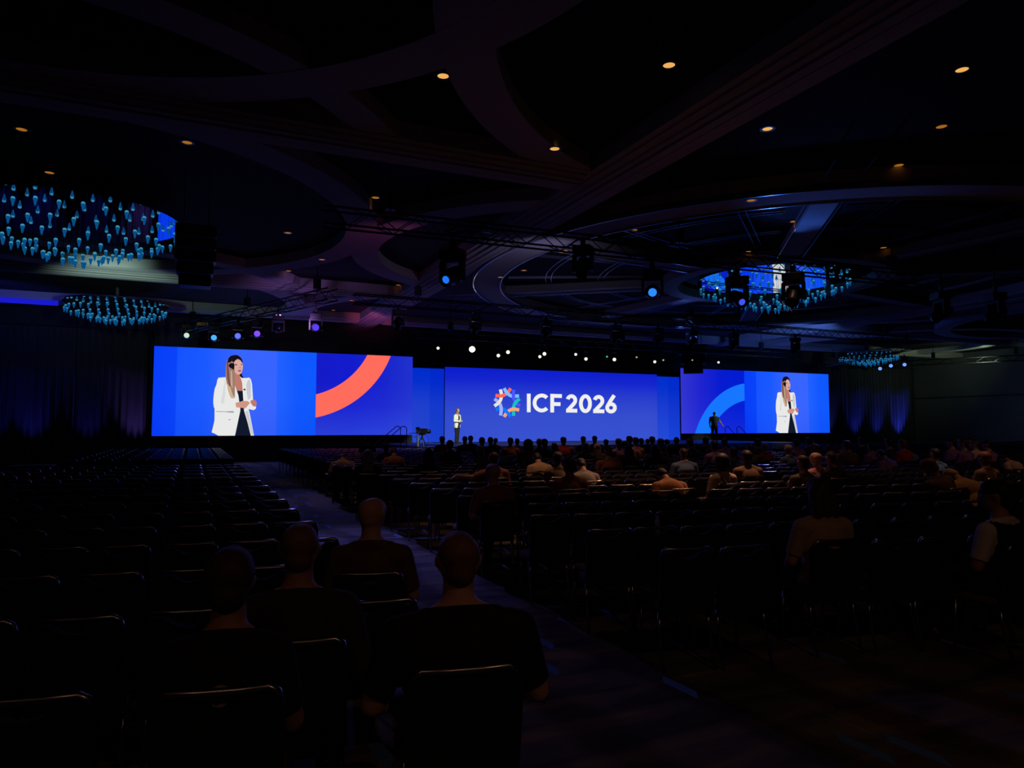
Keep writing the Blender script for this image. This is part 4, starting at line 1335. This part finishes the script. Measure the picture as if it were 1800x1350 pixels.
def get_body(pose):
    if pose not in BODY:
        sh, hc, Rh = seated(**POSES[pose])
        me = remesh(sh, .0145, 3)
        tg, co = tags_of(me, sh)
        ua = [s_ for s_ in sh if s_[1] == 'uarm']; fa = [s_ for s_ in sh if s_[1] == 'farm']
        cut = lambda s_, t, r_: (tuple(Vector(s_[2]).lerp(Vector(s_[4]), t)), tuple(Vector(s_[4]) - Vector(s_[2])), r_)
        nk = [CUTN]
        shirt = sub_mesh(me, keep_fn(tg, co, ('torso', 'hip', 'uarm', 'neck'), lambda c: c[2] > .50), .012, 'shirt', nk + [cut(s_, .8, .10) for s_ in ua])
        jack = sub_mesh(me, keep_fn(tg, co, ('torso', 'hip', 'uarm', 'farm', 'neck'), lambda c: c[2] > .49), .018, 'jacket', nk + [cut(s_, .9, .10) for s_ in fa])
        trou = sub_mesh(me, keep_fn(tg, co, ('leg', 'hip'), lambda c: c[2] < .66), .009, 'trousers')
        shoe = sub_mesh(me, keep_fn(tg, co, ('shoe',)), .006, 'shoes')
        for n_, m2 in (('shirt', shirt), ('jacket', jack), ('trousers', trou), ('shoes', shoe)): m2.materials.append(None)
        me.materials.append(None)
        BODY[pose] = (me, hc, Rh); GARB[pose] = (shirt, jack, trou, shoe)
    return BODY[pose]


def setm(o, m_):
    o.material_slots[0].link = 'OBJECT'; o.material_slots[0].material = m_


PEOPLE_AT = []


def person(px, py, pose, hair, hairc, shirt, skin, label, scale=1.05, jacket=False, grp='seated audience', turn=0.0, parts=True):
    if py < 784 and scale == 1.05: scale = 1.13
    me, hc, Rh = get_body(pose)
    for scale in [scale] + [k_ for k_ in (1.05, 1.0, .97, 1.1, .94, 1.16) if py < 800]:
        zc = hc.z * scale
        p = atz(px, py, zc)
        rz = math.atan(slope(p.x)) + turn
        off = Matrix.Rotation(rz, 3, 'Z') @ Vector((hc.x * scale, hc.y * scale, 0))
        loc = Vector((p.x - off.x, p.y - off.y, 0))
        if loc.y < 28.6 and all((loc.x - q_[0]) ** 2 + (loc.y - q_[1]) ** 2 > .62 ** 2 for q_ in PEOPLE_AT): break
    o = inst('person', me, None, loc, (0, 0, rz), (scale,) * 3); setm(o, M_SKIN[skin])
    sm, jm, tm, fm = GARB[pose]
    c_ = inst('jacket' if jacket else 'shirt', jm if jacket else sm, o); setm(c_, shirt)
    t_ = inst('trousers', tm, o); setm(t_, M_TROU)
    f_ = inst('shoes', fm, o); setm(f_, M_SHOE)
    if hair != 'bald':
        k_ = (pose, hair)
        if k_ not in HAIR:
            hm = hair_mesh(hair, hc, Rh); hm.materials.append(None); HAIR[k_] = hm
        h_ = inst('cap' if hair == 'cap' else 'hair', HAIR[k_], o); setm(h_, hmat(hairc))
    tag(o, label, 'person', grp)
    PEOPLE_AT.append((loc.x, loc.y, rz, label))
    return o


def cl(name, c, n=.12): return mat(name, c, .9, noise=n, nscale=14)


C_ = {'black': cl('black_cloth', (.012, .012, .014)), 'char': cl('charcoal_cloth', (.04, .038, .04)), 'brown': cl('brown_cloth', (.12, .07, .045)), 'beige': cl('beige_cloth', (.46, .33, .22)),
      'cream': cl('cream_cloth', (.58, .48, .36)), 'orange': cl('orange_cloth', (.50, .24, .12)), 'rust': cl('rust_cloth', (.34, .14, .09)), 'red': cl('red_cloth', (.34, .035, .04)),
      'navy': cl('navy_cloth', (.02, .03, .10)), 'denim': cl('denim_cloth', (.08, .13, .26)), 'blue': cl('blue_cloth', (.08, .20, .50)), 'purple': cl('purple_cloth', (.24, .14, .40)),
      'white': cl('white_cloth', (.62, .60, .58)), 'pink': cl('pink_cloth', (.52, .24, .26)), 'grey': cl('grey_cloth', (.22, .21, .21)), 'tan': cl('tan_cloth', (.36, .26, .17)), 'ochre': cl('ochre_cloth', (.44, .26, .10)),
      'olive': cl('olive_cloth', (.14, .11, .06))}
# ---- near the viewer, left of the aisle
person(805, 986, 'wide', 'thin', 'cropped', C_['black'], 'fair', 'big close-cropped man in black, nearest person beside the aisle', 1.07)
person(655, 904, 'right', 'bald', 'black', C_['brown'], 'fair', 'bald man in a brown shirt turned towards the aisle', 1.05, turn=R(-6))
lan = person(527, 966, 'up', 'thin', 'cropped', C_['char'], 'tan', 'man in a charcoal jacket with a white lanyard behind his neck', 1.06, True)
fl = person(405, 1022, 'narrow', 'crop', 'brown', C_['black'], 'tan', 'dark-haired person in black with a small round emblem on the back', 1.04)
bm = bmesh.new(); tube(bm, [(-.105, .00, .985), (-.085, -.075, 1.015), (-.04, -.118, 1.022), (.04, -.118, 1.022), (.085, -.075, 1.015), (.105, .00, .985)], .011, 6); obj('lanyard', bm, C_['white'], lan, True)
bm = bmesh.new(); lathe(bm, [(.036, .0), (.034, .006), (.02, .008)], 20, Matrix.Translation((.0, -.205, .83)) @ Matrix.Rotation(R(82), 4, 'X')); em = obj('emblem', bm, mat('pale_emblem', (.35, .30, .28), .7), fl)
bm = bmesh.new()
Me = Matrix.Translation((0, -.2155, .83)) @ Matrix.Rotation(R(-8), 4, 'X')
box(bm, -.012, -.003, -.001, .001, -.022, .022, Me); box(bm, -.003, .016, -.001, .001, .013, .022, Me); box(bm, -.003, .010, -.001, .001, -.004, .004, Me)
obj('emblem_letter', bm, C_['black'], em)
# ---- middle rows
person(602, 806, 'bow', 'short', 'brown', C_['beige'], 'tan', 'stooping person in a beige shirt, first seat right of the aisle')
person(647, 801, 'up', 'long', 'blond', C_['black'], 'fair', 'woman with long pale blond hair right of the stooping beige shirt')
person(646, 773, 'up', 'short', 'brown', C_['char'], 'tan', 'dim person far ahead, just above the blond woman')
person(679, 786, 'up', 'short', 'black', C_['black'], 'brown', 'dark-haired person left of a dim red shirt, before the stage steps')
person(692, 795, 'lean', 'short', 'brown', C_['rust'], 'tan', 'dim person in a rusty red shirt before the stage steps')
person(753, 799, 'narrow', 'long', 'black', C_['navy'], 'tan', 'woman with long dark hair below the video camera')
person(777, 773, 'left', 'short', 'black', C_['red'], 'tan', 'person in red silhouetted just left of the standing speaker')
person(791, 782, 'up', 'short', 'brown', C_['char'], 'tan', 'low head directly before the standing speaker')
person(817, 773, 'up', 'short', 'black', C_['black'], 'tan', 'left head of the pair right beside the standing speaker')
person(827, 772, 'up', 'crop', 'black', C_['black'], 'tan', 'right and rounder head of the pair beside the standing speaker')
person(847, 776, 'up', 'crop', 'black', C_['navy'], 'brown', 'lone dark round head between the speaker and the ring logo')
person(862, 775, 'up', 'short', 'brown', C_['char'], 'tan', 'left head of the touching pair below the left edge of the ring logo')
person(871, 775, 'tilt', 'short', 'brown', C_['red'], 'tan', 'right head of the touching pair below the ring logo, red shirt')
person(897, 776, 'up', 'short', 'black', C_['rust'], 'tan', 'left head of the touching pair below the ring logo centre')
person(909, 776, 'up', 'short', 'black', C_['pink'], 'tan', 'right head of the touching pair below the ring logo centre')
person(928, 782, 'up', 'bob', 'black', C_['tan'], 'tan', 'dark bobbed head and tan top below the letter I')
person(948, 778, 'up', 'thin', 'tan', C_['char'], 'fair', 'left balding head of the pair below the letters C and F')
person(957, 779, 'up', 'short', 'black', C_['black'], 'tan', 'right dark head of the pair below the letters C and F')
person(974, 785, 'up', 'long', 'black', C_['black'], 'tan', 'dark long-haired head left of the red shirt below the first figure two')
person(990, 775, 'wide', 'crop', 'black', C_['red'], 'tan', 'broad person in a deep red shirt below the first figure two')
person(1025, 773, 'up', 'short', 'black', C_['navy'], 'tan', 'left of two slim dark heads below the figure zero')
person(1045, 772, 'up', 'short', 'black', C_['navy'], 'tan', 'right of two slim dark heads below the second figure two')
person(1029, 786, 'up', 'long', 'tan', C_['brown'], 'fair', 'left of two long fair-haired heads in a middle row')
person(1049, 787, 'up', 'long', 'tan', C_['brown'], 'fair', 'right of two long fair-haired heads in a middle row')
person(1065, 778, 'up', 'short', 'black', C_['char'], 'brown', 'dark head just right of the second slim head')
person(1087, 778, 'up', 'short', 'black', C_['purple'], 'tan', 'dark head over pale lilac shoulders below the last figure')
person(1098, 783, 'slant', 'short', 'brown', C_['ochre'], 'tan', 'person in an ochre shirt leaning right of the lilac shoulders')
person(1106, 773, 'left', 'crop', 'black', C_['black'], 'brown', 'highest dark head right of the title')
person(1117, 776, 'up', 'crop', 'black', C_['pink'], 'tan', 'dark head over a pink top right of the title')
person(1127, 776, 'up', 'crop', 'black', C_['navy'], 'brown', 'dark head right beside the pink top')
person(1138, 776, 'up', 'thin', 'tan', C_['purple'], 'fair', 'fair balding head over a lilac shirt near the right end of the central screen')
person(1146, 774, 'up', 'crop', 'black', C_['navy'], 'tan', 'tall dark head at the right end of the central screen')
person(1161, 778, 'up', 'short', 'black', C_['char'], 'brown', 'left dark head before the narrow blue column')
person(1172, 778, 'up', 'short', 'black', C_['pink'], 'tan', 'right dark head before the narrow blue column')
person(1189, 775, 'right', 'short', 'black', C_['char'], 'tan', 'dark head at the left corner of the right plinth')
person(845, 793, 'slant', 'cap', 'white', C_['beige'], 'fair', 'person in a white cap and beige shirt leaning to the right')
person(868, 806, 'arm', 'short', 'brown', C_['rust'], 'fair', 'person in a rust shirt with one arm laid along the next chairs', 1.05)
person(866, 830, 'left', 'bald', 'black', C_['rust'], 'fair', 'bald man in a rusty red shirt beside a gap in the chairs', 1.05, turn=R(8))
person(944, 806, 'lean', 'short', 'black', C_['tan'], 'tan', 'person in a pale tan jacket leaning forward', 1.05, True)
person(980, 805, 'up', 'short', 'black', C_['olive'], 'brown', 'dark-haired person in olive right of the tan jacket')
person(1000, 818, 'left', 'crop', 'black', C_['rust'], 'tan', 'person in a creased rust striped shirt in the open middle rows')
person(1021, 818, 'lean', 'short', 'black', C_['grey'], 'tan', 'person in grey with a pale sleeve right of the creased rust shirt')
person(1069, 794, 'wide', 'thin', 'brown', C_['rust'], 'fair', 'broad man in a rust-brown shirt left of the bright chair rims')
person(1104, 793, 'up', 'long', 'brown', C_['black'], 'tan', 'woman with long brown hair right of the broad rust-brown shirt')
person(1150, 792, 'narrow', 'long', 'black', C_['black'], 'tan', 'woman with long straight black hair left of a blue shirt')
person(1177, 790, 'wide', 'crop', 'black', C_['navy'], 'brown', 'broad person in a navy blue shirt left of the bald man in light blue')
person(1164, 838, 'bow', 'crop', 'black', C_['orange'], 'tan', 'person in a bright orange shirt bent far forward', 1.06)
person(1201, 797, 'wide', 'thin', 'brown', C_['denim'], 'tan', 'close-cropped man in a denim-blue shirt lit blue on the shoulder')
person(1268, 812, 'narrow', 'bob', 'black', C_['cream'], 'tan', 'woman with a round black bob and a tan back with dark straps', 1.05)
person(1312, 803, 'wide', 'crop', 'black', C_['brown'], 'brown', 'broad man in dark brown right of the woman with the black bob')
person(1344, 786, 'up', 'short', 'grey', C_['red'], 'fair', 'grey-haired person in a crimson shirt')
person(1318, 788, 'up', 'short', 'black', C_['char'], 'tan', 'dim person left of the crimson shirt')
person(1331, 779, 'up', 'short', 'black', C_['navy'], 'tan', 'dim person above the crimson shirt')
person(1385, 790, 'up', 'short', 'grey', C_['denim'], 'fair', 'grey curly-haired person in a denim-blue shirt', 1.05)
person(1399, 779, 'up', 'short', 'black', C_['purple'], 'tan', 'person in a violet-lit top behind the denim shirt')
person(1432, 789, 'up', 'long', 'brown', C_['blue'], 'tan', 'person with long brown hair in a blue-green top')
person(1434, 806, 'left', 'bald', 'black', C_['pink'], 'fair', 'bald man in a pink shirt rimmed with violet light', 1.05)
person(1411, 813, 'up', 'thin', 'brown', C_['olive'], 'tan', 'round brown head left of the bald man in pink')
person(1460, 806, 'up', 'thin', 'brown', C_['black'], 'tan', 'round dark brown head right of the bald man in pink')
person(1439, 868, 'up', 'bun', 'brown', C_['beige'], 'fair', 'woman with a small top bun and beige top, large at the right', 1.06)
person(1255, 783, 'up', 'short', 'black', C_['purple'], 'tan', 'person in a patterned violet top below the man on the steps')
person(1247, 795, 'lean', 'short', 'black', C_['white'], 'tan', 'person with a pale sleeve left of the woman with the black bob')
person(1225, 786, 'up', 'short', 'black', C_['char'], 'tan', 'dim person before the foot of the standing man')
person(1212, 779, 'up', 'short', 'black', C_['navy'], 'tan', 'dim person at the left of the foot of the standing man')
person(1273, 778, 'right', 'short', 'black', C_['purple'], 'tan', 'dim person with a violet-lit shoulder right of the standing man')
person(1288, 796, 'up', 'short', 'black', C_['blue'], 'tan', 'person in light blue between the black bob and the dark brown back')
person(1240, 776, 'up', 'short', 'black', C_['char'], 'tan', 'dark head left below the standing man')
person(1421, 776, 'up', 'short', 'black', C_['char'], 'tan', 'dim head below the right end of the right screen')
person(1433, 776, 'up', 'crop', 'black', C_['char'], 'tan', 'second dim head below the right end of the right screen')
person(1456, 791, 'lean', 'short', 'black', C_['purple'], 'tan', 'person in a bright violet-lit shirt, left of a violet pair')
person(1474, 789, 'lean', 'short', 'brown', C_['purple'], 'tan', 'person in a bright violet-lit shirt, right of a violet pair')
person(1488, 783, 'up', 'short', 'brown', C_['olive'], 'tan', 'brown-haired person right of the violet pair')
person(1531, 786, 'up', 'short', 'black', C_['purple'], 'tan', 'person in a dim violet shirt before the right drapes')
person(1514, 776, 'up', 'crop', 'black', C_['black'], 'tan', 'dark tall head before the right drapes')
person(1548, 800, 'lean', 'short', 'black', C_['purple'], 'tan', 'person in a pale violet shirt left of the bright blue shirt')
person(1591, 791, 'lean', 'short', 'black', C_['blue'], 'tan', 'person in a bright blue shirt below the right drapes', 1.05)
person(1586, 781, 'up', 'short', 'red', C_['red'], 'tan', 'red-haired person above the bright blue shirt')
person(1562, 779, 'up', 'short', 'black', C_['navy'], 'tan', 'dim head left of the red-haired person')
person(1643, 798, 'up', 'short', 'black', C_['blue'], 'tan', 'slim person in blue right of the bright blue shirt')
person(1672, 779, 'left', 'short', 'black', C_['purple'], 'fair', 'person in vivid violet-blue at the left of the far right cluster')
person(1693, 781, 'left', 'short', 'brown', C_['purple'], 'fair', 'person in mauve in the far right cluster')
person(1713, 782, 'left', 'short', 'red', C_['white'], 'fair', 'person in a pale shirt in the far right cluster')
person(1735, 782, 'left', 'short', 'black', C_['purple'], 'fair', 'person in lilac at the right of the far right cluster')
person(1690, 774, 'left', 'short', 'black', C_['char'], 'fair', 'dim head behind the mauve person in the far right cluster')
person(1706, 775, 'left', 'short', 'black', C_['char'], 'fair', 'dim head behind the pale shirt in the far right cluster')
person(1633, 821, 'slant', 'crop', 'red', C_['brown'], 'tan', 'red-brown-haired person in a brown jacket leaning left', 1.05, True, turn=R(6))
person(1672, 838, 'bow', 'crop', 'blond', C_['ochre'], 'tan', 'person in a speckled ochre cardigan bowed beside the brown jacket', 1.05, True)
person(1730, 806, 'up', 'crop', 'red', C_['brown'], 'tan', 'person with a red-brown head left of a pale tan back at the right')
person(1762, 808, 'bow', 'short', 'black', C_['cream'], 'tan', 'person in a pale tan shirt stooping at the right edge', 1.05)
person(1750, 872, 'left', 'crop', 'black', C_['white'], 'tan', 'man in a white shirt and dark vest at the right edge, cheek on hand', 1.06, turn=R(10))

# black straps on the woman with the bob; dark vest on the man at the right edge
for o in [o_ for o_ in bpy.data.objects if o_.name.startswith('person')]:
    lb = o.get('label', '')
    if 'dark straps' in lb:
        for s_ in (-1, 1):
            bm = bmesh.new(); tube(bm, [(s_ * .10, -.03, 1.005), (s_ * .085, -.135, .97), (s_ * .035, -.195, .86), (s_ * .01, -.205, .78)], .012, 6); obj('strap', bm, C_['black'], o, True)
    if 'dark vest' in lb:
        sh, hc, Rh = seated(**POSES['left'])
        me = BODY['left'][0]; tg, co = tags_of(me, sh)
        vm = sub_mesh(me, keep_fn(tg, co, ('torso', 'hip'), lambda c: .5 < c[2] < .985), .022, 'vest'); vm.materials.append(C_['black'])
        inst('vest', vm, o)

# ---- every person sits on a chair of their own; the other seats are empty
cell = {}
for n, (x, y, rz, lb) in enumerate(PEOPLE_AT):
    ax = proj((x, y, .9))[2]
    chair(x, y, rz, ' '.join(('black chair of the ' + lb).split()[:16]), 'occupied chairs', ax < 13)
free = []
for s_ in seats:
    if any((s_[0] - p_[0]) ** 2 + (s_[1] - p_[1]) ** 2 < .46 ** 2 for p_ in PEOPLE_AT): continue
    q = proj((s_[0], s_[1], .5))
    if q[2] < .9: continue
    t_ = proj((s_[0], s_[1], .9))
    if q[0] < -160 or q[0] > 1960 or t_[1] > 1420: continue
    free.append((q[2], s_))
free.sort(key=lambda t: t[0])
N_IND = 300 - len(PEOPLE_AT)
BL = {0: 'left of the aisle', 1: 'right of the aisle', 2: 'in the far left block'}
for n, (ax, (x, y, rz, blk, r, si)) in enumerate(free[:N_IND]):
    jit = random.uniform(-.012, .012)
    chair(x + jit, y + random.uniform(-.02, .02), rz + random.uniform(-.03, .03),
          'empty black chair %s, %s row from the viewer, %s from the aisle' % (BL[blk], ORD[r + 1], ORD[si + 1]), 'empty banquet chairs', ax < 12)
# all farther seats as one field
vs, fs, mi = [], [], []
base_v = np.empty(len(CH1.vertices) * 3); CH1.vertices.foreach_get('co', base_v); base_v = base_v.reshape(-1, 3)
base_f = [list(p.vertices) for p in CH1.polygons]; base_m = [p.material_index for p in CH1.polygons]
far = free[N_IND:]
for ax, (x, y, rz, blk, r, si) in far:
    c_, s_ = math.cos(rz), math.sin(rz); o0 = len(vs)
    w = base_v.copy(); w[:, 0] = base_v[:, 0] * c_ - base_v[:, 1] * s_ + x; w[:, 1] = base_v[:, 0] * s_ + base_v[:, 1] * c_ + y
    vs.extend(map(tuple, w)); fs.extend([[i + o0 for i in f] for f in base_f]); mi.extend(base_m)
me = bpy.data.meshes.new('far_chairs'); me.from_pydata(vs, [], fs)
for m_ in (M_CHS, M_CHB, M_CHF): me.materials.append(m_)
me.polygons.foreach_set('material_index', mi)
print('FAR', len(far), 'FREE', len(free), 'PEOPLE', len(PEOPLE_AT))
tag(inst('far_chairs', me), 'dense rows of empty dark banquet chairs far from the viewer', 'chairs', kind='stuff')

# ================================================================== STANDING PEOPLE ON THE STAGE
def standing(pose):
    sh = []
    if pose == 'speaker':      # faces a little to the right, hands held together at the waist
        sh = [('e', 'hip', (0, 0, .98), (.165, .12, .13)), ('e', 'torso', (0, 0, 1.14), (.135, .10, .15)), ('e', 'torso', (0, .005, 1.30), (.155, .105, .16)),
              ('c', 'torso', (-.15, 0, 1.40), .062, (.15, 0, 1.40), .062), ('c', 'torso', (-.1, 0, 1.43), .045, (0, 0, 1.48), .048), ('c', 'torso', (.1, 0, 1.43), .045, (0, 0, 1.48), .048),
              ('c', 'neck', (0, .0, 1.46), .048, (0, .02, 1.57), .046)]
        hc = Vector((0, .03, 1.66)); Rh = Matrix.Rotation(R(-10), 3, 'Z')
        for s_ in (-1, 1):
            el = (s_ * .235, .01, 1.14); wr = (s_ * .06, .25, 1.12)
            sh += [('c', 'uarm', (s_ * .18, 0, 1.40), .058, el, .046), ('c', 'farm', el, .044, wr, .028)]
            fingers(sh, wr, (-s_ * .45, .8, .05), s_, (-s_ * .8, -.4, 0), .7)
            sh += [('c', 'leg', (s_ * .085, 0, .93), .092, (s_ * .095, .02 * s_, .50), .062), ('c', 'leg', (s_ * .095, .02 * s_, .50), .060, (s_ * .10, .02 * s_ - .03, .10), .042),
                   ('c', 'shoe', (s_ * .10, -.04, .045), .034, (s_ * .115, .13, .03), .028)]
    else:                      # one hand on the rail at his left, the other hanging
        sh = [('e', 'hip', (0, 0, .96), (.185, .14, .13)), ('e', 'torso', (0, .02, 1.12), (.185, .15, .17)), ('e', 'torso', (0, .005, 1.30), (.19, .125, .17)),
              ('c', 'torso', (-.18, 0, 1.42), .070, (.18, 0, 1.42), .070), ('c', 'torso', (-.12, 0, 1.45), .05, (0, 0, 1.50), .056), ('c', 'torso', (.12, 0, 1.45), .05, (0, 0, 1.50), .056),
              ('c', 'neck', (0, .0, 1.48), .058, (0, .02, 1.58), .055)]
        hc = Vector((0, .03, 1.67)); Rh = Matrix.Rotation(R(-8), 3, 'Z')
        arms = {1: ((.28, -.01, 1.14), (.27, .08, .89), (0, .25, -1)), -1: ((-.36, .02, 1.18), (-.50, .08, .95), (-.6, .1, -.7))}
        for s_ in (-1, 1):
            el, wr, d = arms[s_]
            sh += [('c', 'uarm', (s_ * .215, 0, 1.42), .064, el, .050), ('c', 'farm', el, .048, wr, .032)]
            fingers(sh, wr, d, s_, (-s_ * .9, 0, -.2) if s_ > 0 else (0, 0, -1), .5)
            sh += [('c', 'leg', (s_ * .10, 0, .92), .105, (s_ * .11, .01, .50), .070), ('c', 'leg', (s_ * .11, .01, .50), .068, (s_ * .11, -.02, .10), .048),
                   ('c', 'shoe', (s_ * .11, -.04, .05), .046, (s_ * .13, .15, .04), .038)]
    sh += head_shapes(hc, Rh @ Vector((0, 0, 1)), Rh @ Vector((0, 1, 0)))
    return sh, hc, Rh


def stand(pose, loc, rz, scale, label):
    sh, hc, Rh = standing(pose)
    me = remesh(sh, .0095, 3); tg, co = tags_of(me, sh)
    me.materials.append(M_SKIN['fair' if pose == 'speaker' else 'tan'])
    o = inst('person', me, None, loc, (0, 0, rz), (scale,) * 3)

    def wear(nm, keep, off, m_):
        g = sub_mesh(me, keep, off, nm); g.materials.append(m_); return inst(nm, g, o)
    Q = lambda x, y, z: tuple(Vector(hc) + Rh @ Vector((x, y, z)))
    if pose == 'speaker':
        blk = C_['black']; wh = mat('white_jacket_cloth', (.80, .80, .76), .8)
        wear('trousers', keep_fn(tg, co, ('leg', 'hip'), lambda c: .06 < c[2] < 1.06), lambda c: .012 + .03 * max(0, (.5 - c.z)) , mat('dark_trousers_stage', (.012, .014, .015), .9))
        wear('top', keep_fn(tg, co, ('torso', 'hip'), lambda c: .95 < c[2] < 1.38), .007, blk)
        jk = [(t in ('torso', 'hip', 'uarm', 'farm') or (t == 'leg' and c[2] > .80)) and c[2] > .80 and not (c[1] > .045 and abs(c[0] - .01) < .05 + .25 * max(0, 1.0 - c[2]) and t in ('torso', 'hip', 'leg')) for t, c in zip(tg, co)]
        wear('jacket', jk, lambda c: .020 + .05 * max(0, 1.02 - c.z), wh)
        shp = [('c', 'h', Q(0, -.034, .03), .090, Q(0, -.012, .050), .084)]
        for a in (-.06, -.02, .03, .065):
            shp += [('c', 'h', Q(a, -.05, .0), .05, Q(a * 1.25, -.08, -.22), .036), ('c', 'h', Q(a * 1.25, -.08, -.22), .036, Q(a * 1.2, -.06, -.40), .018)]
        shp.append(('c', 'h', Q(.078, -.02, .0), .03, Q(.10, .06, -.34), .022))
        hm = remesh(shp, .010, 3, 'hair'); hm.materials.append(mat('light_brown_hair', (.19, .12, .075), .5, noise=.4, nscale=30)); h_ = inst('hair', hm, o)
        bm = bmesh.new(); ellipsoid(bm, Q(.078, .01, .01), (.032, .03, .04)); obj('hair_clip', bm, C_['black'], h_)
        bm = bmesh.new(); bar(bm, (-.01, .34, 1.10), (.015, .40, 1.14), .012, 8); obj('clicker', bm, M_BLACK, o)
    else:
        wear('trousers', keep_fn(tg, co, ('leg', 'hip'), lambda c: .06 < c[2] < 1.03), .014, C_['black'])
        sh_ = wear('shirt', keep_fn(tg, co, ('torso', 'hip', 'uarm'), lambda c: c[2] > .95 and (abs(c[0]) < .30)), .016, mat('dark_green_polo', (.02, .035, .03), .85))
        bm = bmesh.new(); box(bm, .07, .13, .138, .146, 1.325, 1.35); obj('chest_badge', bm, mat('green_badge', (.08, .30, .14), .6), sh_)
        hm = remesh([('c', 'h', Q(0, -.035, .035), .083, Q(0, .012, .044), .076), ('c', 'h', Q(0, -.045, -.02), .066, Q(0, -.03, .02), .075)], .010, 3, 'hair'); hm.materials.append(hmat('black')); inst('hair', hm, o)
    sk = keep_fn(tg, co, ('shoe',)); wear('shoes', sk, .006, M_SHOE)
    me_eye = mat('eye_dark', (.01, .008, .008), .2)
    for s_ in (-1, 1):
        bm = bmesh.new(); ellipsoid(bm, Q(s_ * .031, .086, .016), (.013, .008, .007)); obj('eye', bm, me_eye, o, True)
    bm = bmesh.new(); ellipsoid(bm, Q(0, .090, -.055), (.022, .008, .006)); obj('mouth', bm, mat('lip_colour', (.30, .09, .08), .5), o, True)
    tag(o, label, 'person')
    return o


p = atz(803.5, 780, SZ)
stand('speaker', (p.x, p.y, SZ), R(-146), 1.05, 'woman in a white jacket and dark trousers speaking on the stage')
p = aty(1256, 770, 35.2)
stand('usher', (p.x, 35.2, SZ), R(148), 1.02, 'man in a dark polo shirt standing on the stage end by the right handrail')

# ================================================================== SMALL THINGS AMONG THE SEATS
M_PAPER = mat('warm_white_paper', (.62, .56, .46), .8)
# printed sheet on a chair at the right, with a line of heavy lettering
p = atz(1663, 948, .49)
e = empty('printed_sheet', p); e.rotation_euler = (0, 0, R(-14))
bm = bmesh.new(); box(bm, -.075, .085, .005, .10, 0, .003); box(bm, -.03, .085, -.11, .005, 0, .003); obj('paper', bm, M_PAPER, e)
bm = bmesh.new()
for i, w in enumerate((.022, .022, .018, .03)):
    x = -.045 + .032 * i
    box(bm, x, x + w, .035, .042, .0032, .0045); box(bm, x, x + w, .068, .075, .0032, .0045); box(bm, x + w - .007, x + w, .035, .075, .0032, .0045)
    if i: box(bm, x, x + .007, .035, .075, .0032, .0045)
obj('printed_line', bm, C_['black'], e)
tag(e, 'tan printed sheet with heavy dark lettering on a chair at the right', 'paper')
for x, y, z, w, h, rz, lb in ((1386, 924, .62, .09, .10, 10, 'white sheet held beside the woman with the bun'), (1244, 851, .66, .08, .06, 0, 'small white sheet left of the woman with the black bob'),
                              (1290, 873, .60, .13, .11, 20, 'round pale paper by the dark brown back'), (1490, 948, .50, .10, .10, -10, 'small tan booklet on an empty chair right of the woman with the bun'),
                              (578, 833, .66, .16, .08, 0, 'pinkish sheet left of the stooping beige shirt'), (1692, 847, .62, .12, .08, 0, 'grey-blue folded sheet right of the ochre cardigan')):
    p = atz(x, y, z); bm = rbox(-w / 2, w / 2, -h / 2, h / 2, 0, .006, .002, 1)
    o = obj('paper_sheet', bm, mat('white_paper', (.72, .70, .68), .8)); o.location = p; o.rotation_euler = (R(18), 0, R(rz)); tag(o, lb, 'paper')


def bottle(x, y, z, c, label, h=.21):
    p = atz(x, y, z)
    e = empty('water_bottle', p)
    bm = bmesh.new(); s_ = h / .21
    lathe(bm, [(.028 * s_, 0), (.032 * s_, .01 * s_), (.031 * s_, .13 * s_), (.022 * s_, .165 * s_), (.012 * s_, .18 * s_), (.012 * s_, .19 * s_)], 12); obj('bottle', bm, mat('clear_plastic', c, .1), e, True)
    bm = bmesh.new(); lathe(bm, [(.014 * s_, .19 * s_), (.014 * s_, .21 * s_)], 10); obj('bottle_cap', bm, M_WHITE, e)
    tag(e, label, 'bottle')


bottle(614, 895, .0, (.30, .34, .7), 'clear water bottle on the floor at the right side of the aisle')
bottle(1156, 938, .80, (.12, .3, .6), 'blue water bottle tucked behind an empty chair back in the middle', .16)
bottle(924, 868, .02, (.4, .3, .26), 'small water bottle on the floor in the gap beside the bald man in rusty red', .2)

# dim production tables in front of the left drapes
def table(x, y, w, d, h, label):
    e = empty('production_table', (x, y, 0))
    obj('table_top', rbox(-w / 2, w / 2, -d / 2, d / 2, h - .035, h, .008, 1), mat('grey_table_top', (.18, .18, .20), .6), e)
    for sx in (-1, 1):
        for sy in (-1, 1):
            bm = bmesh.new(); bar(bm, (sx * (w / 2 - .06), sy * (d / 2 - .06), 0), (sx * (w / 2 - .06), sy * (d / 2 - .06), h - .03), .018, 6); obj('leg', bm, M_STEEL, e)
    tag(e, label, 'table')


table(-6.9, 26.5, 1.7, .7, .95, 'grey folding table at the far left before the drapes')
table(-3.75, 21.6, 1.0, .6, .82, 'small grey side table near the far left seats')
for x, y, z, rz, lb in ((-6.6, 26.5, .95, 20, 'dark equipment case on the far left folding table'), (-7.3, 26.4, .95, -10, 'small brown box on the far left folding table')):
    bm = rbox(-.22, .22, -.16, .16, 0, .2, .012, 1); o = obj('equipment_case', bm, cl('case_brown', (.12, .08, .04))); o.location = (x, y, z); o.rotation_euler = (0, 0, R(rz)); o.scale = (1, 1, 1) if 'dark' in lb else (.6, .7, .6)
    tag(o, lb, 'case')
# stacked chairs by the tables
for n in range(3):
    c_ = chair(-4.7, 24.6 + .07 * n, R(150), 'black banquet chair in the stack by the far left tables, %s from below' % ORD[n + 1], 'stacked chairs by the left drapes', False)
    c_.location.z = .13 * n
